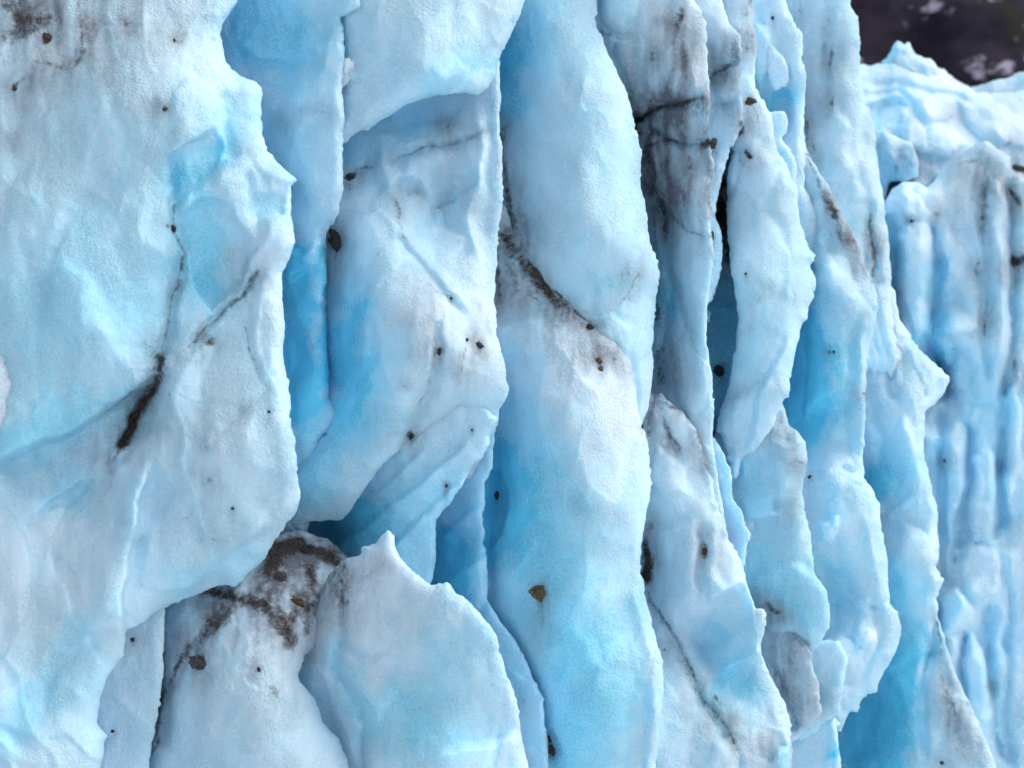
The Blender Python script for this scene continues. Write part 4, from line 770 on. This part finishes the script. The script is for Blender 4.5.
# ---- farther glacier
make_ice('ribbed_ice_wall', [(845, 215), (884, 206), (891, 190), (903, 182), (917, 180), (928, 188), (938, 174), (952, 159), (965, 150), (975, 142), (988, 141), (998, 150), (1010, 157), (1012, 172), (1022, 178), (1110, 184), (1200, 170), (1300, 190), (1480, 180),
     (1500, 900), (845, 900)], 13.0, [
    ('pts', [(870, 240, -10), (895, 195, 4), (915, 195, 10), (892, 260, -14), (915, 250, 8), (925, 300, 4), (915, 340, -2), (934, 300, -14), (945, 180, 8), (975, 155, 12), (1000, 168, 12), (955, 230, 0), (960, 290, -6), (1000, 250, 10), (985, 300, 0),
             (950, 330, 12), (965, 345, 12), (1000, 330, 10), (938, 355, -22), (960, 385, -10), (990, 400, 4), (935, 420, -6), (957, 450, 6), (982, 490, 10), (950, 520, 2), (990, 570, 8), (950, 570, 2), (960, 605, 8), (985, 640, 0), (975, 680, 6),
             (955, 670, 0), (1000, 660, 6), (1000, 740, 4), (975, 750, 4), (1020, 240, 4), (1022, 350, 6), (1010, 420, 4), (1020, 520, 6), (1020, 640, 6), (1060, 400, 4), (870, 500, -10), (900, 700, -10)]),
    ('s', [(884, 215), (892, 235), (893, 280), (896, 330)], 15, -21), ('l', [(896, 238), (904, 226), (914, 222), (930, 222), (936, 235), (935, 300), (931, 334), (918, 342), (908, 320), (898, 280)], 17, 12), ('l', [(886, 200), (900, 190), (918, 196), (932, 212), (930, 222), (914, 222), (902, 214)], 9, 9),
    ('s', [(934, 215), (937, 260), (936, 300), (930, 345), (938, 370), (948, 400)], 15, -27), ('s', [(941, 405), (943, 460), (939, 540), (944, 590)], 10, -13), ('s', [(986, 180), (982, 240), (988, 300), (985, 345), (990, 380)], 8.75, -12),
    ('s', [(1010, 170), (1011, 220), (1014, 280), (1012, 330), (1006, 380), (1004, 450), (1000, 520), (992, 545)], 12.5, -21), ('s', [(966, 420), (970, 480), (966, 530), (955, 565)], 10, -16), ('s', [(963, 630), (962, 700), (975, 745)], 8.75, -13), ('s', [(988, 600), (990, 680), (1002, 760)], 10, -16),
    ('s', [(1006, 560), (1010, 620), (1006, 700), (1012, 770)], 8.75, -13), ('st', [(940, 326), (952, 336), (966, 334), (985, 328)], 5, -12, 24), ('r', [(998, 180), (1000, 260), (1004, 320), (1002, 380)], 8, 7), ('r', [(948, 230), (944, 290)], 7, 5),
    ('l', [(938, 600), (948, 588), (956, 584), (964, 594), (975, 610), (974, 622), (962, 629), (943, 634)], 16, 10), ('l', [(956, 548), (972, 540), (985, 545), (996, 552), (1003, 566), (1002, 585), (994, 600), (978, 606), (964, 590)], 16, 12),
    ('l', [(962, 642), (970, 632), (980, 645), (987, 662), (988, 700), (978, 722), (968, 715), (962, 690)], 14, 10), ('l', [(944, 642), (954, 638), (962, 655), (962, 690), (954, 700), (945, 680)], 9, 8), ('l', [(944, 435), (954, 420), (966, 428), (966, 480), (958, 520), (950, 550), (942, 520)], 12, 9),
    ('l', [(970, 455), (982, 446), (998, 452), (1000, 500), (990, 538), (975, 540), (968, 510)], 14, 12), ('l', [(1003, 395), (1014, 380), (1022, 400), (1020, 470), (1010, 510), (1003, 480)], 12, 9), ('st', [(975, 400), (965, 425), (975, 445)], 4, -6, 14), ('st', [(938, 300), (926, 320), (910, 300)], 3, 3, 8),
    ('b', [(892, 225), (893, 280)], 9, 0.36), ('b', [(937, 270), (934, 320), (936, 365)], 11, 0.45), ('b', [(955, 375), (985, 410)], 24, 0.24), ('b', [(905, 290)], 16, 0.09), ('b', [(965, 300)], 18, 0.09), ('b', [(943, 450), (941, 540)], 10, 0.21), ('b', [(968, 500)], 8, 0.18),
    ('b', [(950, 600)], 18, 0.12), ('b', [(963, 680), (975, 740)], 12, 0.18), ('b', [(990, 640), (1000, 740)], 12, 0.18), ('b', [(1004, 440), (1000, 520)], 10, 0.21), ('b', [(1014, 300)], 12, 0.15), ('b', [(1010, 620)], 12, 0.12),
    ('d', [(913, 221)], 3, .9), ('d', [(950, 166), (975, 158), (986, 172)], 3.5, .42), ('d', [(990, 176), (985, 200), (984, 235)], 4.5, .55), ('d', [(958, 212), (975, 200)], 4, .45), ('d', [(987, 300), (985, 335)], 2.6, .6), ('d', [(978, 256), (978, 275)], 3, .5), ('d', [(946, 461)], 2.6, .9),
    ('d', [(938, 212)], 3, .5), ('d', [(1013, 192), (1020, 204)], 4, .7), ('d', [(1012, 262), (1030, 262)], 5, 1), ('d', [(1013, 360), (1016, 378)], 4, .5), ('d', [(950, 580), (957, 556)], 3, .4), ('d', [(986, 688)], 2, .7),
    ('si', [(980, 178)], 34, .32), ('si', [(986, 250)], 20, .22), ('si', [(988, 320)], 10, .2)],
    'far wall of pale ribs and blue grooves at the right, its crown dirt stained', 'ice wall', R=8, T=24, back=2, cups=(36, 7), rough=1.0, seed=32, blue=.15, mat=ICE_FAR, silt=.02, amp=1.35, warp=.8)
make_ice('serac', [(860, 140), (872, 128), (885, 132), (900, 138), (912, 142), (918, 158), (917, 176), (905, 182), (890, 180), (885, 200), (860, 220)], 15.0, [
    ('pts', [(870, 150, 6), (895, 150, 8), (910, 165, 8), (890, 175, -2), (875, 190, -4)]), ('st', [(890, 180), (905, 165), (912, 150)], 3, 5, 8), ('d', [(903, 158), (898, 168)], 3.5, .45), ('si', [(905, 158)], 14, .3), ('d', [(878, 148)], 2.5, .7)],
    'small rounded ice hump tucked against the right side of the tall tower', 'serac', R=9, T=16, back=1.5, cups=(30, 4), rough=.8, seed=35, ex=14, blue=.14, mat=ICE_FAR, group=None)
make_ice('glacier_shelf', [(820, 80), (850, 68), (861, 64), (880, 64), (888, 62), (893, 60), (912, 62), (930, 64), (945, 70), (956, 80), (968, 86), (975, 92), (990, 94), (1005, 92), (1024, 90), (1100, 88), (1200, 96), (1330, 84), (1480, 92), (1500, 500), (830, 500)], 20.0, [
    ('pts', [(870, 70, -14), (870, 100, 0), (900, 85, -4), (930, 80, -14), (960, 100, -16), (990, 110, -14), (1020, 105, -18), (900, 120, 14), (880, 130, 16), (930, 130, 16), (925, 105, 0), (960, 130, 6), (1000, 140, 8), (1020, 160, 6), (940, 150, 24), (900, 160, 26), (960, 180, 26), (1020, 220, 20), (900, 300, 40), (1020, 400, 40)]),
    ('l', [(862, 104), (880, 98), (902, 98), (908, 108), (895, 118), (880, 128), (862, 125)], -14, 10), ('b', [(885, 114), (880, 122)], 12, .6), ('l', [(895, 128), (912, 120), (925, 130), (928, 145), (905, 150)], 12, 9), ('l', [(912, 150), (935, 128), (950, 128), (968, 142), (950, 160)], 12, 10),
    ('l', [(912, 95), (940, 92), (955, 110), (950, 120), (930, 125), (915, 112)], 10, 10), ('st', [(862, 82), (900, 78), (940, 90), (975, 98)], 4, -8, 14), ('st', [(862, 92), (900, 88), (915, 100)], 3, -7, 10), ('l', [(955, 98), (1000, 104), (1030, 125), (1030, 150), (985, 140), (965, 120)], 12, 14),
    ('d', [(1005, 145), (1012, 142)], 5, .55), ('d', [(1015, 168), (1030, 172)], 5, .95), ('d', [(953, 115)], 3, .6), ('d', [(930, 138)], 4, .4), ('d', [(916, 165), (930, 160)], 4, .35), ('si', [(920, 165), (960, 160)], 18, .25)],
    'broad white glacier shelf of low humps below the dark mountain', 'glacier', R=9, T=26, back=8, cups=(40, 4), rough=.5, seed=36, blue=-.06, mat=ICE_FAR)
make_ice('serac', [(885, 75), (892, 62), (900, 52), (903, 45), (908, 42), (912, 44), (914, 54), (922, 58), (928, 60), (934, 61), (938, 70), (945, 80), (950, 92), (880, 92)], 20.5, [
    ('pts', [(905, 50, 2), (900, 70, 2), (915, 75, 6), (935, 75, 2), (925, 68, 4)]), ('st', [(897, 55), (895, 70), (890, 80)], 3, -6, 8), ('d', [(894, 60), (893, 72)], 2.4, .4)],
    'jagged white ice peak on the skyline before the mountain', 'serac', R=6, T=12, back=1.2, cups=(24, 4), rough=.9, seed=37, ex=14, blue=.04, mat=ICE_FAR, group=None, step=1.5)
make_ice('serac', [(965, 100), (975, 90), (985, 86), (995, 83), (1003, 80), (1012, 79), (1020, 77), (1032, 74), (1100, 72), (1100, 130), (970, 120)], 24.0, [('pts', [(980, 95, 0), (1000, 90, 4), (1020, 88, 6), (1010, 100, 4)])],
    'low white ice hump on the skyline at the right edge', 'serac', R=7, T=14, back=2, cups=(24, 4), rough=.9, seed=38, ex=14, blue=.05, mat=ICE_FAR, group=None, step=1.5)
make_ice('glacier_wall', [(860, 300), (1000, 250), (1300, 200), (1500, 2600), (850, 2600)], 17.5, [('b', [(980, 500)], 200, .2)], 'blue bulk of the far glacier hidden behind the ribbed wall', 'ice wall',
         R=10, T=10, back=3.0, step=5, cups=(50, 10), lobes=(60, 6), rough=1.5, seed=39, blue=.4, mat=ICE_FAR)

# lobes and ledges that belong to a bigger mass
def by_label(s):
    return [o for o in S.objects if o.get('label', '').startswith(s)][0]
for child, part, parent in (('stepped blue ice ledge', 'ledge', 'broad white ice shoulder'), ('short curved ice splinter', 'splinter', 'grey silt stained'),
                            ('small wedge of ice', 'wedge', 'long whitish ice ridge'), ('small curled ice nub', 'nub', 'smooth bright fluted'),
                            ('lumpy white ice bump', 'bump', 'smooth bright fluted'), 
                            ('tooth shaped pale', 'lobe', 'grey shaded ice chunk'), ('small rounded ice hump', 'hump', 'broad white glacier shelf'),
                            ('jagged white ice peak', 'peak', 'broad white glacier shelf'), ('low white ice hump', 'hump', 'broad white glacier shelf')):
    c_ = by_label(child); c_.parent = by_label(parent); c_.name = part
    for k_ in ('label', 'category', 'group'):
        if k_ in c_: del c_[k_]

# ------------------------------------------------------------------ stones
def rock_mat(name, c1, c2):
    return plain(name, c1, c2, 130, 0.9, 1.0, 0.006)
ROCKS = {'dark': rock_mat('rock_dark', (0.012, 0.012, 0.012), (0.06, 0.06, 0.055)), 'brown': rock_mat('rock_brown', (0.03, 0.018, 0.012), (0.12, 0.075, 0.045)),
         'ochre': rock_mat('rock_ochre', (0.045, 0.032, 0.016), (0.20, 0.145, 0.07)), 'grey': rock_mat('rock_grey', (0.025, 0.027, 0.03), (0.10, 0.105, 0.11))}
import bmesh
def stone(u, v, w_, h_, rot, kind, label, seed, flat=0.6):
    p, n = surf(u, v); s = p[1] / FX
    bm = bmesh.new(); bmesh.ops.create_icosphere(bm, subdivisions=5 if w_ > 8 else 3, radius=1.0)
    co = np.array([x.co[:] for x in bm.verts])
    r = 1 + 0.42 * perlin(co * 1.3 + seed * 5.1) + 0.30 * perlin(co * 2.9 + seed) + 0.16 * perlin(co * 6 + seed)
    # chipped flat faces
    rs = np.random.default_rng(seed)
    pl = rs.normal(size=(7, 3)); pl /= np.linalg.norm(pl, axis=1)[:, None]
    q = co * r[:, None]
    for a in pl:
        ex = np.maximum(q @ a - 0.72, 0); q = q - ex[:, None] * a * 0.85
    q = q * np.array([w_ / 2, min(w_, h_) / 2 * flat, h_ / 2]) * s
    c_, s_ = math.cos(rot), math.sin(rot)
    q = np.stack([q[:, 0] * c_ - q[:, 2] * s_, q[:, 1], q[:, 0] * s_ + q[:, 2] * c_], 1)
    for x, c in zip(bm.verts, q): x.co = c
    me = bpy.data.meshes.new('stone'); bm.to_mesh(me); bm.free(); me.materials.append(ROCKS[kind])
    for f in me.polygons: f.use_smooth = w_ < 6
    o = bpy.data.objects.new('stone', me); C.objects.link(o)
    o.location = p + n * min(w_, h_) * s * 0.04
    o['label'] = label; o['category'] = 'stone'; o['group'] = 'stones stuck on the ice'
for i, a in enumerate(STONES): stone(*a, seed=i + 3)
